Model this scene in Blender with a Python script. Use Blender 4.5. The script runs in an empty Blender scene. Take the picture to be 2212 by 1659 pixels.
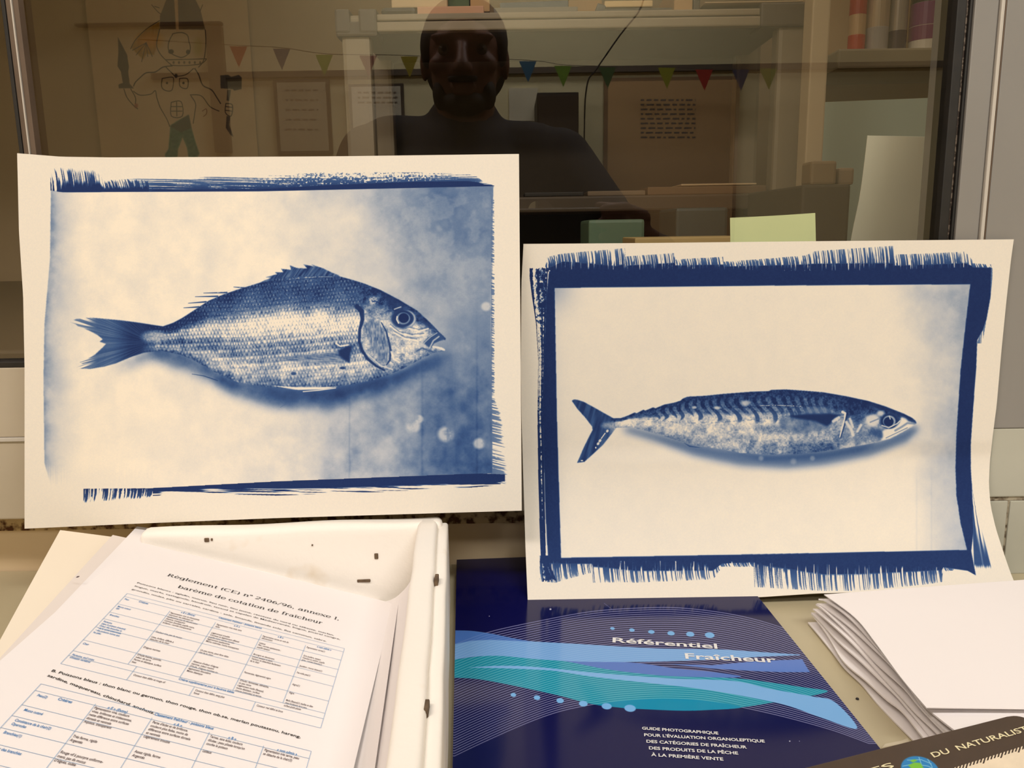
import bpy, bmesh, math, random
import numpy as np
from mathutils import Vector, Matrix
from math import radians, sin, cos, tan, pi, sqrt, atan2, exp
random.seed(11)
S = bpy.context.scene
COL = S.collection

# ---------------------------------------------------------------- camera, world, lights, exposure
CH = 0.258                      # height of the lens above the table top
TH = radians(10.8)              # looking down
RO = radians(0.9)               # slight roll
FPX = 1750.0                    # focal length in pixels of a 2212 wide frame
r0 = np.array([1., 0, 0]); fw = np.array([0, cos(TH), -sin(TH)]); u0 = np.cross(r0, fw)
RT = cos(RO) * r0 - sin(RO) * u0
UP = cos(RO) * u0 + sin(RO) * r0
cam = bpy.data.objects.new('camera', bpy.data.cameras.new('camera'))
COL.objects.link(cam)
cam.matrix_world = Matrix(((RT[0], UP[0], -fw[0], 0), (RT[1], UP[1], -fw[1], 0), (RT[2], UP[2], -fw[2], CH), (0, 0, 0, 1)))
cam.data.sensor_width = 36
cam.data.lens = 36 * FPX / 2212
cam.data.clip_start = 0.02
S.camera = cam
S.view_settings.view_transform = 'Standard'
S.view_settings.look = 'None'
S.view_settings.gamma = 1
S.view_settings.exposure = 0.0
S.view_settings.use_curve_mapping = False
W = bpy.data.worlds.new('world'); S.world = W; W.use_nodes = True
W.node_tree.nodes['Background'].inputs[0].default_value = (1, .93, .84, 1)
W.node_tree.nodes['Background'].inputs[1].default_value = 0.03


def area(name, loc, size, energy, col, aim=None):
    l = bpy.data.lights.new(name, 'AREA'); l.shape = 'RECTANGLE'; l.size, l.size_y = size
    l.energy = energy; l.color = col
    o = bpy.data.objects.new(name, l); COL.objects.link(o); o.location = loc
    d = Vector(aim) - Vector(loc) if aim else Vector((0, 0, -1))
    o.rotation_euler = d.to_track_quat('-Z', 'Y').to_euler()
    return o


FLOOR, CEIL = -0.95, 1.60
area('light_ceiling_left', (-.75, -.45, CEIL - .09), (.9, .25), 19.5, (1, .885, .80))
area('light_ceiling_right', (.70, -.55, CEIL - .09), (.9, .25), 20.5, (1, .99, .97))
area('light_ceiling_back', (0, -1.6, CEIL - .09), (1.2, .25), 17, (1, .955, .91))
area('light_office', (.40, 1.05, CEIL - .09), (.9, .25), 2.9, (1, .87, .72))


# ---------------------------------------------------------------- helpers
def ray(x, y):
    return fw + (x - 1106) / FPX * RT - (y - 829.5) / FPX * UP


def atY(x, y, Y):
    d = ray(x, y); t = Y / d[1]
    return (d[0] * t, Y, CH + d[2] * t)


def atZ(x, y, Z):
    d = ray(x, y); t = (Z - CH) / d[2]
    return (d[0] * t, d[1] * t, Z)


GL = .575                       # the window pane


def beh(x, y, D):
    """a point of the room behind the camera seen in the pane at mirrored distance D"""
    p = atY(x, y, D)
    return (p[0], 2 * GL - D, p[2])


def proj(P):
    q = P - np.array([0, 0, CH]); dd = q @ fw
    return 1106 + FPX * (q @ RT) / dd, 829.5 - FPX * (q @ UP) / dd


def lin(c):
    o = []
    for v in c[:3]:
        v = v / 255
        o.append(v / 12.92 if v <= .04045 else ((v + .055) / 1.055) ** 2.4)
    return (*o, 1)


def mat(name, c, rough=.6, metal=0., c2=None, scale=30., bump=0., detail=4, spec=.5, coat=0., bscale=None, thr=None, stretch=None):
    m = bpy.data.materials.new(name); m.use_nodes = True
    nt = m.node_tree; b = nt.nodes['Principled BSDF']
    b.inputs['Base Color'].default_value = lin(c)
    b.inputs['Roughness'].default_value = rough
    b.inputs['Metallic'].default_value = metal
    b.inputs['Specular IOR Level'].default_value = spec
    b.inputs['Coat Weight'].default_value = coat
    tc = nt.nodes.new('ShaderNodeTexCoord')
    src = tc.outputs['Object']
    if stretch:
        mp = nt.nodes.new('ShaderNodeMapping'); mp.inputs['Scale'].default_value = stretch
        nt.links.new(src, mp.inputs[0]); src = mp.outputs[0]
    if c2:
        n = nt.nodes.new('ShaderNodeTexNoise'); n.inputs['Scale'].default_value = scale; n.inputs['Detail'].default_value = detail
        nt.links.new(src, n.inputs['Vector'])
        rp = nt.nodes.new('ShaderNodeValToRGB')
        a, z = thr or (.35, .65)
        rp.color_ramp.elements[0].position = a; rp.color_ramp.elements[1].position = z
        rp.color_ramp.elements[0].color = lin(c); rp.color_ramp.elements[1].color = lin(c2)
        nt.links.new(n.outputs['Fac'], rp.inputs[0]); nt.links.new(rp.outputs[0], b.inputs['Base Color'])
    if bump:
        n2 = nt.nodes.new('ShaderNodeTexNoise'); n2.inputs['Scale'].default_value = bscale or scale * 3; n2.inputs['Detail'].default_value = 6
        nt.links.new(src, n2.inputs['Vector'])
        bp = nt.nodes.new('ShaderNodeBump'); bp.inputs['Strength'].default_value = bump; bp.inputs['Distance'].default_value = .002
        nt.links.new(n2.outputs['Fac'], bp.inputs['Height']); nt.links.new(bp.outputs[0], b.inputs['Normal'])
    return m


def imat(name, arr, rough=.8, spec=.3, coat=0.):
    """material whose colour is the array painted by this script (H, W, 3 in 0..1, first row = top)"""
    h, w = arr.shape[:2]
    im = bpy.data.images.new(name, w, h)
    px = np.ones((h, w, 4), np.float32); px[..., :3] = np.clip(arr[::-1], 0, 1)
    im.pixels.foreach_set(px.ravel()); im.update(); im.pack()
    m = bpy.data.materials.new(name); m.use_nodes = True
    nt = m.node_tree; b = nt.nodes['Principled BSDF']
    t = nt.nodes.new('ShaderNodeTexImage'); t.image = im; t.interpolation = 'Linear'
    uv = nt.nodes.new('ShaderNodeUVMap'); uv.uv_map = 'UVMap'
    nt.links.new(uv.outputs[0], t.inputs[0]); nt.links.new(t.outputs[0], b.inputs['Base Color'])
    b.inputs['Roughness'].default_value = rough; b.inputs['Specular IOR Level'].default_value = spec
    b.inputs['Coat Weight'].default_value = coat
    b.inputs['Coat Roughness'].default_value = .05
    return m


def root_of(o):
    while o.parent: o = o.parent
    return o


def obj(name, V, F, m, parent=None, uv=None, smooth=False, base=None, mods=None):
    """links one mesh; V in world coordinates"""
    V = np.array([tuple(v) for v in V], float)
    if parent is None:
        o0 = np.array(base) if base is not None else np.array([(V[:, 0].min() + V[:, 0].max()) / 2, (V[:, 1].min() + V[:, 1].max()) / 2, V[:, 2].min()])
    else:
        o0 = np.array(root_of(parent).location)
    me = bpy.data.meshes.new(name)
    me.from_pydata([tuple(v) for v in (V - o0)], [], [tuple(f) for f in F]); me.validate(); me.update()
    for mm in (m if isinstance(m, (list, tuple)) else [m]): me.materials.append(mm)
    if uv is not None:
        l = me.uv_layers.new(name='UVMap')
        for lp in me.loops: l.data[lp.index].uv = uv[lp.vertex_index]
    if smooth:
        for p in me.polygons: p.use_smooth = True
    o = bpy.data.objects.new(name, me); COL.objects.link(o)
    if parent: o.parent = parent
    else: o.location = o0
    return o


def thing(name, label, cat, loc, group=None):
    o = bpy.data.objects.new(name, None); COL.objects.link(o); o.location = loc; o.empty_display_size = .02
    return tag(o, label, cat, group)


def tag(o, label, cat, group=None):
    o['label'] = label; o['category'] = cat
    if group: o['group'] = group
    return o


def struct(o):
    o['kind'] = 'structure'; return o


class MB:
    def __init__(s): s.V = []; s.F = []
    def add(s, V, F):
        k = len(s.V); s.V += [tuple(v) for v in V]; s.F += [tuple(i + k for i in f) for f in F]; return s
    def box(s, x0, x1, y0, y1, z0, z1, bev=0.):
        bm = bmesh.new(); bmesh.ops.create_cube(bm, size=1)
        for v in bm.verts:
            v.co = ((x0 + x1) / 2 + v.co.x * (x1 - x0), (y0 + y1) / 2 + v.co.y * (y1 - y0), (z0 + z1) / 2 + v.co.z * (z1 - z0))
        if bev: bmesh.ops.bevel(bm, geom=bm.edges[:], offset=bev, segments=2, affect='EDGES', profile=.6)
        bm.verts.index_update()
        s.add([v.co[:] for v in bm.verts], [[v.index for v in f.verts] for f in bm.faces]); bm.free(); return s
    def prism(s, pts, off):
        """pts: world polygon, off: extrusion vector"""
        n = len(pts); k = len(s.V)
        s.V += [tuple(p) for p in pts] + [tuple(np.array(p) + np.array(off)) for p in pts]
        s.F += [tuple(k + i for i in range(n)), tuple(k + n + i for i in reversed(range(n)))]
        s.F += [(k + i, k + n + i, k + n + (i + 1) % n, k + (i + 1) % n) for i in range(n)]
        return s
    def tube(s, pts, r, n=8, cap=True):
        pts = [Vector(p) for p in pts]; k = len(s.V)
        rr = r if isinstance(r, (list, tuple)) else [r] * len(pts)
        up = None
        for i, p in enumerate(pts):
            d = (pts[min(i + 1, len(pts) - 1)] - pts[max(i - 1, 0)]).normalized()
            a = d.orthogonal().normalized() if up is None else (up - d * up.dot(d)).normalized()
            up = a; b = d.cross(a)
            for j in range(n):
                t = 2 * pi * j / n; s.V.append(tuple(p + (a * cos(t) + b * sin(t)) * rr[i]))
        for i in range(len(pts) - 1):
            for j in range(n):
                s.F.append((k + i * n + j, k + i * n + (j + 1) % n, k + (i + 1) * n + (j + 1) % n, k + (i + 1) * n + j))
        if cap:
            s.F.append(tuple(k + j for j in reversed(range(n)))); e = k + (len(pts) - 1) * n; s.F.append(tuple(e + j for j in range(n)))
        return s
    def lathe(s, c, prof, n=24):
        k = len(s.V)
        for r, z in prof:
            for j in range(n):
                t = 2 * pi * j / n; s.V.append((c[0] + r * cos(t), c[1] + r * sin(t), c[2] + z))
        for i in range(len(prof) - 1):
            for j in range(n):
                s.F.append((k + i * n + j, k + i * n + (j + 1) % n, k + (i + 1) * n + (j + 1) % n, k + (i + 1) * n + j))
        s.F.append(tuple(k + j for j in reversed(range(n)))); e = k + (len(prof) - 1) * n; s.F.append(tuple(e + j for j in range(n)))
        return s
    def build(s, name, m, parent=None, smooth=False, base=None):
        return obj(name, s.V, s.F, m, parent, smooth=smooth, base=base)


def B(name, x0, x1, y0, y1, z0, z1, m, parent=None, bev=0.):
    return MB().box(x0, x1, y0, y1, z0, z1, bev).build(name, m, parent)


def surf(name, fn, nu, nv, m, parent=None, thick=.0004, back=None, smooth=True):
    """a sheet: fn(u, v) -> world point, v=0 is the far/top edge"""
    V = [];  F = []; uv = []
    for j in range(nv + 1):
        for i in range(nu + 1):
            V.append(fn(i / nu, j / nv)); uv.append((i / nu, 1 - j / nv))
    for j in range(nv):
        for i in range(nu):
            a = j * (nu + 1) + i; F.append((a, a + nu + 1, a + nu + 2, a + 1))
    o = obj(name, V, F, [m, back or m], parent, uv, smooth)
    md = o.modifiers.new('thickness', 'SOLIDIFY'); md.thickness = thick; md.offset = -1
    if back: md.material_offset = 1
    es = o.modifiers.new('rim', 'EDGE_SPLIT'); es.split_angle = radians(40)
    md.material_offset_rim = 1 if back else 0
    return o


def poly1(pts, t):
    """point on a polyline by arc length"""
    P = np.array(pts, float); d = np.r_[0, np.cumsum(np.linalg.norm(np.diff(P, axis=0), axis=1))]
    d /= d[-1]
    t = np.asarray(t)
    return np.stack([np.interp(t, d, P[:, k]) for k in range(P.shape[1])], -1)


def cr(P, n=6):
    """smooth curve through points"""
    P = [np.array(p, float) for p in P]; out = []
    for i in range(len(P) - 1):
        a = P[i - 1] if i else P[i]; b, c = P[i], P[i + 1]; d = P[i + 2] if i + 2 < len(P) else c
        for k in range(n):
            t = k / n
            out.append(.5 * (2 * b + (c - a) * t + (2 * a - 5 * b + 4 * c - d) * t * t + (3 * b - a - 3 * c + d) * t ** 3))
    return [tuple(p) for p in out] + [tuple(P[-1])]


def coons(top, bot, left, right):
    def f(u, v):
        u = np.asarray(u, float); v = np.asarray(v, float)
        T, Bm, L, R = poly1(top, u), poly1(bot, u), poly1(left, v), poly1(right, v)
        U = u[..., None]; Vv = v[..., None]
        c00, c10, c01, c11 = [np.array(q, float) for q in (top[0], top[-1], bot[0], bot[-1])]
        return (1 - Vv) * T + Vv * Bm + (1 - U) * L + U * R - ((1 - U) * (1 - Vv) * c00 + U * (1 - Vv) * c10 + (1 - U) * Vv * c01 + U * Vv * c11)
    return f


# ---------------------------------------------------------------- painting prints (numpy)
_rt = np.random.RandomState(5).rand(64, 256, 256).astype(np.float32)


def vn(X, Y, s, k=0):
    x = X / s + 37.3 * k; y = Y / s + 11.7 * k
    xi = np.floor(x).astype(int); yi = np.floor(y).astype(int); fx = x - xi; fy = y - yi
    fx = fx * fx * (3 - 2 * fx); fy = fy * fy * (3 - 2 * fy)
    t = _rt[k % 64]
    a = t[xi & 255, yi & 255]; b = t[(xi + 1) & 255, yi & 255]; c = t[xi & 255, (yi + 1) & 255]; d = t[(xi + 1) & 255, (yi + 1) & 255]
    return (a * (1 - fx) + b * fx) * (1 - fy) + (c * (1 - fx) + d * fx) * fy


def fbm(X, Y, s, k=0, o=4):
    r = 0; a = .5; tot = 0
    for i in range(o): r = r + a * vn(X, Y, s / 2 ** i, k + i); tot += a; a *= .55
    return r / tot


def ss(a, b, x):
    t = np.clip((x - a) / (b - a), 0, 1); return t * t * (3 - 2 * t)


def blur(m, r):
    r = int(round(r))
    if r < 1: return m
    for ax in (0, 1):
        for _ in range(2):
            p = np.pad(m, [(r + 1, r) if a == ax else (0, 0) for a in (0, 1)], mode='edge')
            c = np.cumsum(p, axis=ax, dtype=np.float64)
            n = m.shape[ax]
            m = ((c[2 * r + 1:2 * r + 1 + n] - c[:n]) if ax == 0 else (c[:, 2 * r + 1:2 * r + 1 + n] - c[:, :n])) / (2 * r + 1)
            m = m.astype(np.float32)
    return m


class Canvas:
    """texels of a printed surface; X, Y are the design coordinates of each texel"""
    def __init__(s, X, Y, k):
        s.X = X.astype(np.float32); s.Y = Y.astype(np.float32); s.k = k       # k texels per design unit
    def win(s, x0, y0, x1, y1, pad):
        m = (s.X > x0 - pad) & (s.X < x1 + pad) & (s.Y > y0 - pad) & (s.Y < y1 + pad)
        r = np.where(m.any(1))[0]; c = np.where(m.any(0))[0]
        if len(r) == 0 or len(c) == 0: return None
        return slice(r[0], r[-1] + 1), slice(c[0], c[-1] + 1)
    def poly(s, pts, soft=.8):
        out = np.zeros(s.X.shape, np.float32)
        P = np.array(pts, float); w = s.win(P[:, 0].min(), P[:, 1].min(), P[:, 0].max(), P[:, 1].max(), soft * 3 + 2)
        if w is None: return out
        x, y = s.X[w], s.Y[w]; ins = np.zeros(x.shape, bool)
        for i in range(len(P)):
            (ax, ay), (bx, by) = P[i], P[(i + 1) % len(P)]
            if ay == by: continue
            c = ((ay > y) != (by > y))
            ins ^= c & (x < (bx - ax) * (y - ay) / (by - ay) + ax)
        out[w] = blur(ins.astype(np.float32), soft * s.k)
        return out
    def line(s, pts, wd, soft=.8):
        out = np.zeros(s.X.shape, np.float32); P = np.array(pts, float)
        mw = max(wd) if isinstance(wd, (list, tuple)) else wd
        w = s.win(P[:, 0].min(), P[:, 1].min(), P[:, 0].max(), P[:, 1].max(), mw + soft * 2 + 1)
        if w is None: return out
        x, y = s.X[w], s.Y[w]; best = np.zeros(x.shape, np.float32)
        for i in range(len(P) - 1):
            a, b = P[i], P[i + 1]; d = b - a; L = (d @ d) or 1e-9
            t = np.clip(((x - a[0]) * d[0] + (y - a[1]) * d[1]) / L, 0, 1)
            dist = np.hypot(x - a[0] - t * d[0], y - a[1] - t * d[1])
            ww = wd if not isinstance(wd, (list, tuple)) else wd[i] + (wd[i + 1] - wd[i]) * t
            best = np.maximum(best, 1 - ss(ww / 2 - soft / 2, ww / 2 + soft, dist))
        out[w] = best
        return out
    def ell(s, cx, cy, rx, ry, soft=.15, rot=0.):
        x = s.X - cx; y = s.Y - cy; c, q = cos(rot), sin(rot)
        d = np.hypot((x * c + y * q) / rx, (-x * q + y * c) / ry)
        return 1 - ss(1 - soft, 1 + soft, d)


def mix(D, v, m): return D * (1 - m) + v * m


def ink(D, warm=0.):
    """exposed iron-blue tone on cream paper"""
    D = np.clip(D, 0, 1)
    st = [0, .25, .5, .75, 1.]
    c = [(242, 232, 214), (184, 190, 199), (116, 137, 168), (55, 86, 137), (23, 43, 93)]
    return np.stack([np.interp(D, st, [q[k] for q in c]) for k in range(3)], -1).astype(np.float32) / 255


def fringe(C, c, t, k, fine=2.1):
    """brush hairs: c = coordinate across the hairs, t = 0 at the solid ink .. 1 at the tips"""
    h = .68 * vn(c, t * .5, fine * .72, k) + .22 * vn(c, t * 0, fine * 2.6, k + 1) + .10 * vn(c, t * 9, 1.2, k + 2)
    a = ss(-.03, .09, h - (.36 + .15 * np.clip(t, 0, 1)))
    return a * (t > -.02) * (1 - ss(.80, 1.0, t + .35 * (vn(c, t * 0, 1.7, k + 4) - .5))) * (1 - .18 * np.clip(t, 0, 1))


# ---- outlines of the two sheets as seen straight on in design units
P1E = coons([(37, 331), (132, 338.5), (236, 340), (500, 339), (739, 337.5), (1121, 332.5)],
            [(53, 1142), (300, 1131), (600, 1119), (1127, 1103)],
            [(37, 331), (41, 501), (50, 640), (53, 793), (53, 1142)],
            [(1121, 332.5), (1124, 700), (1127, 1103)])
P2E = coons([(1131, 527), (1400, 525), (1660, 522), (2190, 517)],
            [(1140, 1298), (1640, 1290), (1760, 1282), (2196, 1269)],
            [(1131, 527), (1126.5, 610), (1125, 793), (1126.5, 900), (1135, 1180), (1140, 1298)],
            [(2190, 517), (2184, 560), (2174, 650), (2163, 760), (2153, 875), (2144, 945), (2138, 1000), (2136, 1047), (2140, 1094), (2151, 1141), (2166, 1188), (2182, 1235), (2196, 1269)])


def canvas_of(edges, w, h, k):
    v, u = np.mgrid[0:h, 0:w]
    P = edges((u + .5) / w, (v + .5) / h)
    return Canvas(P[..., 0], P[..., 1], k)


BREAM = [(151, 695), (165, 689), (195, 686), (230, 689), (262, 692), (300, 697), (325, 701), (352, 705), (375, 697), (395, 686), (415, 673), (450, 650), (480, 637), (515, 625), (560, 611), (604, 600),
         (640, 594), (690, 592), (730, 596), (759, 604), (788, 613), (822, 626.5), (861, 647), (901, 671), (927, 695), (940, 708), (948, 717), (957, 725), (963, 731), (961, 736), (950, 737), (938, 742.5),
         (935, 747), (945, 748), (960, 752), (962, 757), (955, 760), (940, 761), (914, 773), (875, 794), (848, 807), (809, 820.6), (757, 831), (717, 836), (665, 840), (612, 838), (560, 834), (515, 826),
         (475, 810), (440, 790), (415, 776), (390, 766), (347, 757), (310, 762), (283, 771), (250, 785), (225, 792), (195, 797), (163, 796), (180, 787), (172, 783), (185, 778), (205, 766), (220, 752), (229, 743),
         (215, 738), (222, 733), (211, 724), (196, 716), (181, 709), (168, 705), (163, 700)]


def paint_bream():
    C = canvas_of(P1E, 1720, 1240, 1.55); X, Y = C.X, C.Y
    # emulsion area and its tone
    D = np.full(X.shape, .045, np.float32)
    g = .02 + .16 * (1 - ss(104, 190, X + 30 * (fbm(X, Y, 90, 1) - .5)))
    n1 = fbm(X, Y, 120, 3, 5); n2 = fbm(X, Y, 26, 9, 4)
    rt = ss(560, 1010, X + 230 * (n1 - .5) - .10 * (Y - 640))
    g = g + rt * (.52 + .35 * (n1 - .5) + .20 * (n2 - .5)) * (1 - .28 * ss(860, 560, Y) * ss(.35, .7, n2))
    g += .10 * ss(700, 1000, Y) * ss(200, 700, X) * (.4 + n2)
    g += .13 * (fbm(X, Y, 46, 14, 5) - .42) + .05 * (n2 - .5)
    low = ss(820, 900, Y) * ss(700, 420, X)
    g *= 1 - .35 * low
    for cx, cy, r in ((892, 921, 15), (963, 938, 17), (1050, 662, 10), (905, 905, 9), (1035, 958, 12)):
        g = mix(g, .17, C.ell(cx, cy, r, r * .95, .35) * ss(.2, .5, n2) * .8)
    for cx, w in ((912, 3), (1030, 2.5), (755, 2)): g += .07 * np.exp(-((X - cx - 3 * (n2 - .5)) / w) ** 2) * ss(600, 900, Y)
    area = C.poly([(110, 412), (560, 412), (1066, 401), (1062, 560), (1061, 700), (1063, 860), (1064, 1023), (600, 1039), (320, 1054), (110, 1050), (96, 1000), (94, 820), (96, 700), (108, 560)], .8)
    le = np.interp(Y, [412, 560, 700, 820, 1000, 1060], [109, 109, 97, 94, 96, 100])
    g += .26 * np.exp(-np.clip(X - le, 0, 200) / 17.) * (.1 + 1.7 * n2)
    fadeb = 1 - ss(1000, 1052, Y + 26 * (vn(X, Y * 0, 2.2, 12) - .5)) * (X < 330)
    D = mix(D, g, area * fadeb)
    # right edge hairs
    re = np.interp(Y, [400, 860, 900, 1000, 1040], [1063, 1064, 1078, 1088, 1090])
    t = (X - 1061) / (re + 5 - 1061)
    D = np.maximum(D, .62 * fringe(C, Y - .25 * (X - 1061), t, 20) * (Y > 430) * (Y < 1045) * (t > 0))
    D = np.maximum(D, .5 * C.line([(1064, 430), (1062, 640), (1062, 1000)], 1.1, .7))
    # dark band above
    bot = np.interp(X, [108, 135, 560, 1068], [411, 415, 413, 402])
    top = np.interp(X, [108, 121, 160, 215, 222, 300, 400, 560, 700, 900, 1010, 1030, 1045, 1068], [368, 363, 364, 370, 390, 386, 384, 381, 373, 373, 376, 382, 393, 401])
    t = (Y - top) / (bot - top)
    sp = fbm(X, Y, 3.2, 30, 3)
    yy = Y + 4 * np.sin(X / 150)
    hz = vn(X * .018, yy, 1.25, 31) * .65 + vn(X * .008, yy, 2.6, 33) * .35
    wsp = ss(480, 700, X) * ss(1000, 900, X) * .55 + .12
    a = ss(-.02, .16, hz * (1 - wsp) + sp * wsp - (.50 - .34 * np.clip(t, 0, 1) ** 1.2)) * (.62 + .38 * np.clip(t, 0, 1))
    solid = np.interp(X, [108, 200, 300, 330, 560, 700, 900, 1060], [.2, .35, .72, .8, .82, .70, .55, .5])
    a = np.maximum(a, ss(-.04, .06, t - solid))
    a2 = fringe(C, X + 6 * (1 - t) ** 2, 1 - t, 35, 2.4) * (X < 322)
    a2 = np.maximum(a2, ss(.45, .75, t + .25 * (vn(X, Y * .1, 2.6, 38) - .5)) * (X > 133) * (X < 322))
    a = np.where(X < 250, a2, np.maximum(a * ss(240, 340, X), a2))
    D = np.maximum(D, .97 * np.clip(a, 0, 1) * (t > -.02) * (1 - ss(.995, 1.03, t)) * (X > 109) * (X < 1068))
    # dark band below
    up = np.interp(X, [180, 320, 600, 1035, 1090], [1056, 1055, 1040, 1023, 1025])
    dn = np.interp(X, [180, 195, 300, 345, 360, 600, 800, 1000, 1075, 1092], [1088, 1084, 1077, 1070, 1064, 1070, 1063, 1054, 1048, 1040])
    t = (Y - up) / (dn - up)
    hz = vn(X * .03, Y + 4 * np.sin(X / 210), 1.6, 41) * .6 + vn(X * .02, Y, 3.2, 42) * .4
    a = np.maximum(ss(-.02, .1, hz - (.10 + .5 * t)), ss(.05, -.05, t - np.interp(X, [300, 500, 700, 1040], [.15, .45, .62, .7])))
    a2 = fringe(C, X + 3 * t * t, t, 45, 2.6)
    a = np.where(X < 330, a2, a)
    D = np.maximum(D, .97 * a * (t > -.01) * (t < 1.02) * (X > 180) * (X < 1091))
    # cast shade and body of the fish
    sh = C.poly([(345, 735), (440, 782), (560, 832), (700, 842), (850, 808), (960, 762), (975, 765), (930, 800), (830, 850), (720, 880), (600, 880), (500, 850), (420, 805), (330, 775), (240, 800), (300, 770)], 12)
    D = D + (1 - D) * sh * .74 * (.72 + .5 * n2)
    sh2 = C.poly([(500, 815), (700, 838), (860, 803), (955, 762), (880, 812), (740, 858), (600, 858)], 6)
    D = D + (1 - D) * sh2 * .45
    body = C.poly(BREAM, .8)
    fray = vn((Y - 740) / (np.maximum(330 - X, 8)) * 160, X * .02, 2.2, 98)
    body = body * (1 - ss(232, 196, X + 44 * (fray - .5)) * ss(.50, .62, fray) * ss(215, 180, X))
    tx = [150, 195, 262, 325, 352, 375, 415, 450, 515, 560, 604, 640, 690, 730, 788, 822, 861, 901, 927, 948, 963]
    ty = [695, 686, 692, 701, 705, 697, 673, 650, 625, 611, 600, 594, 592, 596, 613, 626, 647, 671, 695, 717, 730]
    bx = [150, 225, 283, 347, 390, 440, 475, 515, 560, 612, 665, 757, 809, 875, 914, 940, 963]
    by = [800, 792, 771, 757, 766, 790, 810, 826, 834, 838, 840, 831, 820, 794, 773, 761, 755]
    Tn = np.interp(X, tx, ty); Bn = np.interp(X, bx, by); t = (Y - Tn) / np.maximum(Bn - Tn, 4)
    base = np.interp(t, [0, .05, .14, .24, .31, .38, .48, .56, .64, .72, .80, .88, .95, 1.], [.98, .92, .86, .80, .44, .10, .18, .38, .52, .44, .26, .28, .50, .68])
    mid = 735 - .10 * (X - 560) + 14 * np.sin((X - 330) / 600 * pi)
    row = (Y - mid * .8 - Tn * .1 - Bn * .1) / 8.2 + .35 * (fbm(X, Y, 60, 50) - .5)
    ri = np.floor(row)
    cc = X / 7.0 + .5 * (ri % 2) + 1.3 * vn(X, Y, 30, 52)
    fr = row - ri; fc = cc - np.floor(cc)
    sc = np.exp(-(((fc - .5) / .24) ** 2 + ((fr - .5) / .36) ** 2))
    gap = np.exp(-(((fc - .02) / .16) ** 2 + ((fr - .75) / .25) ** 2))
    nz = fbm(X, Y, 9, 54, 3); nf = fbm(X, Y, 3, 57, 2)
    amp = np.interp(t, [0, .2, .32, .5, .95], [.35, .5, .8, .95, .5])
    bt = base + amp * (.42 * gap - .38 * sc + .08) + .5 * (nz - .5) + .30 * (nf - .5)
    bt = np.where(t < .28, base + .45 * (nf - .55) - .42 * sc * (nf > .5), bt)
    bt += .20 * ss(520, 330, X) + .34 * (fbm(X, Y, 38, 96, 3) - .5) - .14 * np.exp(-((X - 590) / 110) ** 2 - ((t - .40) / .10) ** 2)
    for yy in (0,):
        bt += .10 * np.sin(row * pi) * (t > .5) * (t < .85)
    # tail
    tail = ss(345, 300, X)
    rays = vn((Y - 740) / (np.maximum(330 - X, 8)) * 160, X * .05, 3, 60)
    bt = mix(bt, .70 + .20 * (rays - .5) + .24 * ss(235, 290, X) - .16 * ss(215, 165, X), tail)
    bt = mix(bt, .35 + .4 * (nf - .5), C.ell(335, 728, 26, 13, .5) * .8)
    # head
    hd = C.poly([(775, 620), (783, 660), (778, 700), (784, 750), (803, 782), (830, 800), (850, 812), (1000, 800), (1000, 600)], 3)
    hb = np.interp(t, [0, .16, .24, .34, .5, .7, .86, .95, 1.], [.96, .86, .52, .30, .26, .24, .30, .48, .66])
    ht = hb + .75 * (fbm(X + Y * .5, Y - X * .5, 13, 62, 4) - .5) + .4 * (nf - .5)
    bt = mix(bt, ht, hd)
    bt = mix(bt, .93, C.poly([(850, 640), (901, 671), (930, 700), (944, 715), (915, 700), (895, 668), (880, 664), (850, 672), (835, 650), (810, 625)], 3.5) * .85)
    bt = mix(bt, .10, C.ell(806, 650, 11, 9, .7) * .9 * ss(.3, .6, nf))
    for q in [[(843, 700), (862, 716), (890, 722), (915, 720)], [(850, 714), (875, 728), (900, 732)], [(880, 705), (905, 712), (925, 706)]]:
        bt = mix(bt, .75, C.line(q, 1.6, 1.5) * .55); bt = mix(bt, .02, C.line([(a, b + 4) for a, b in q], 2.2, 1.5) * .8)
    bt = mix(bt, .62 + .5 * (vn(X, Y * .3, 2, 66) - .5), C.poly([(785, 700), (800, 692), (822, 700), (836, 730), (842, 760), (836, 784), (820, 778), (800, 750)], 2.5) * .75)
    bt = mix(bt, .98, C.line([(771, 662), (781, 672), (783, 690), (777, 712), (776, 738), (782, 757), (795, 776), (812, 790), (830, 800)], [9, 10, 7, 5, 5, 5, 5, 4, 2.5], 2.2) * .92)
    bt = mix(bt, .95, C.line([(824, 697), (834, 715), (840, 738), (844, 758), (842, 778), (835, 788)], [1.5, 2, 3.4, 4, 3.4, 1.5], 1.6) * .85)
    bt = mix(bt, .03, C.line([(845, 760), (851, 776), (862, 782)], 3, 1.6) * .8)
    bt = mix(bt, .1, C.line([(800, 770), (822, 790), (848, 798)], 2.2, 1.5) * .7)
    # mouth
    bt = mix(bt, .80, C.poly([(914, 739), (930, 726), (945, 716), (963, 731), (950, 737), (937, 743), (932, 752), (922, 748)], 1.6))
    bt = mix(bt, .25, C.line([(916, 741), (930, 728), (944, 719)], 1.4, 1.2) * .8)
    bt = mix(bt, .2, C.line([(928, 752), (936, 736), (948, 727)], 2.4, 1.6) * .8)
    bt = mix(bt, .08, C.line([(936, 749), (948, 751), (960, 756)], 4, 1.4) * .9)
    bt = mix(bt, .8, C.line([(902, 757), (912, 752), (925, 757), (940, 761)], 2, 1.4) * .7)
    # pectoral fin
    fin = C.poly([(760, 748), (735, 757), (690, 764), (612, 771), (600, 778), (640, 782), (700, 786), (735, 784), (752, 772)], 3)
    bt = mix(bt, .55 + .5 * (vn(X * .12, Y - .10 * X, 1.6, 70) - .5), fin * .8)
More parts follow.
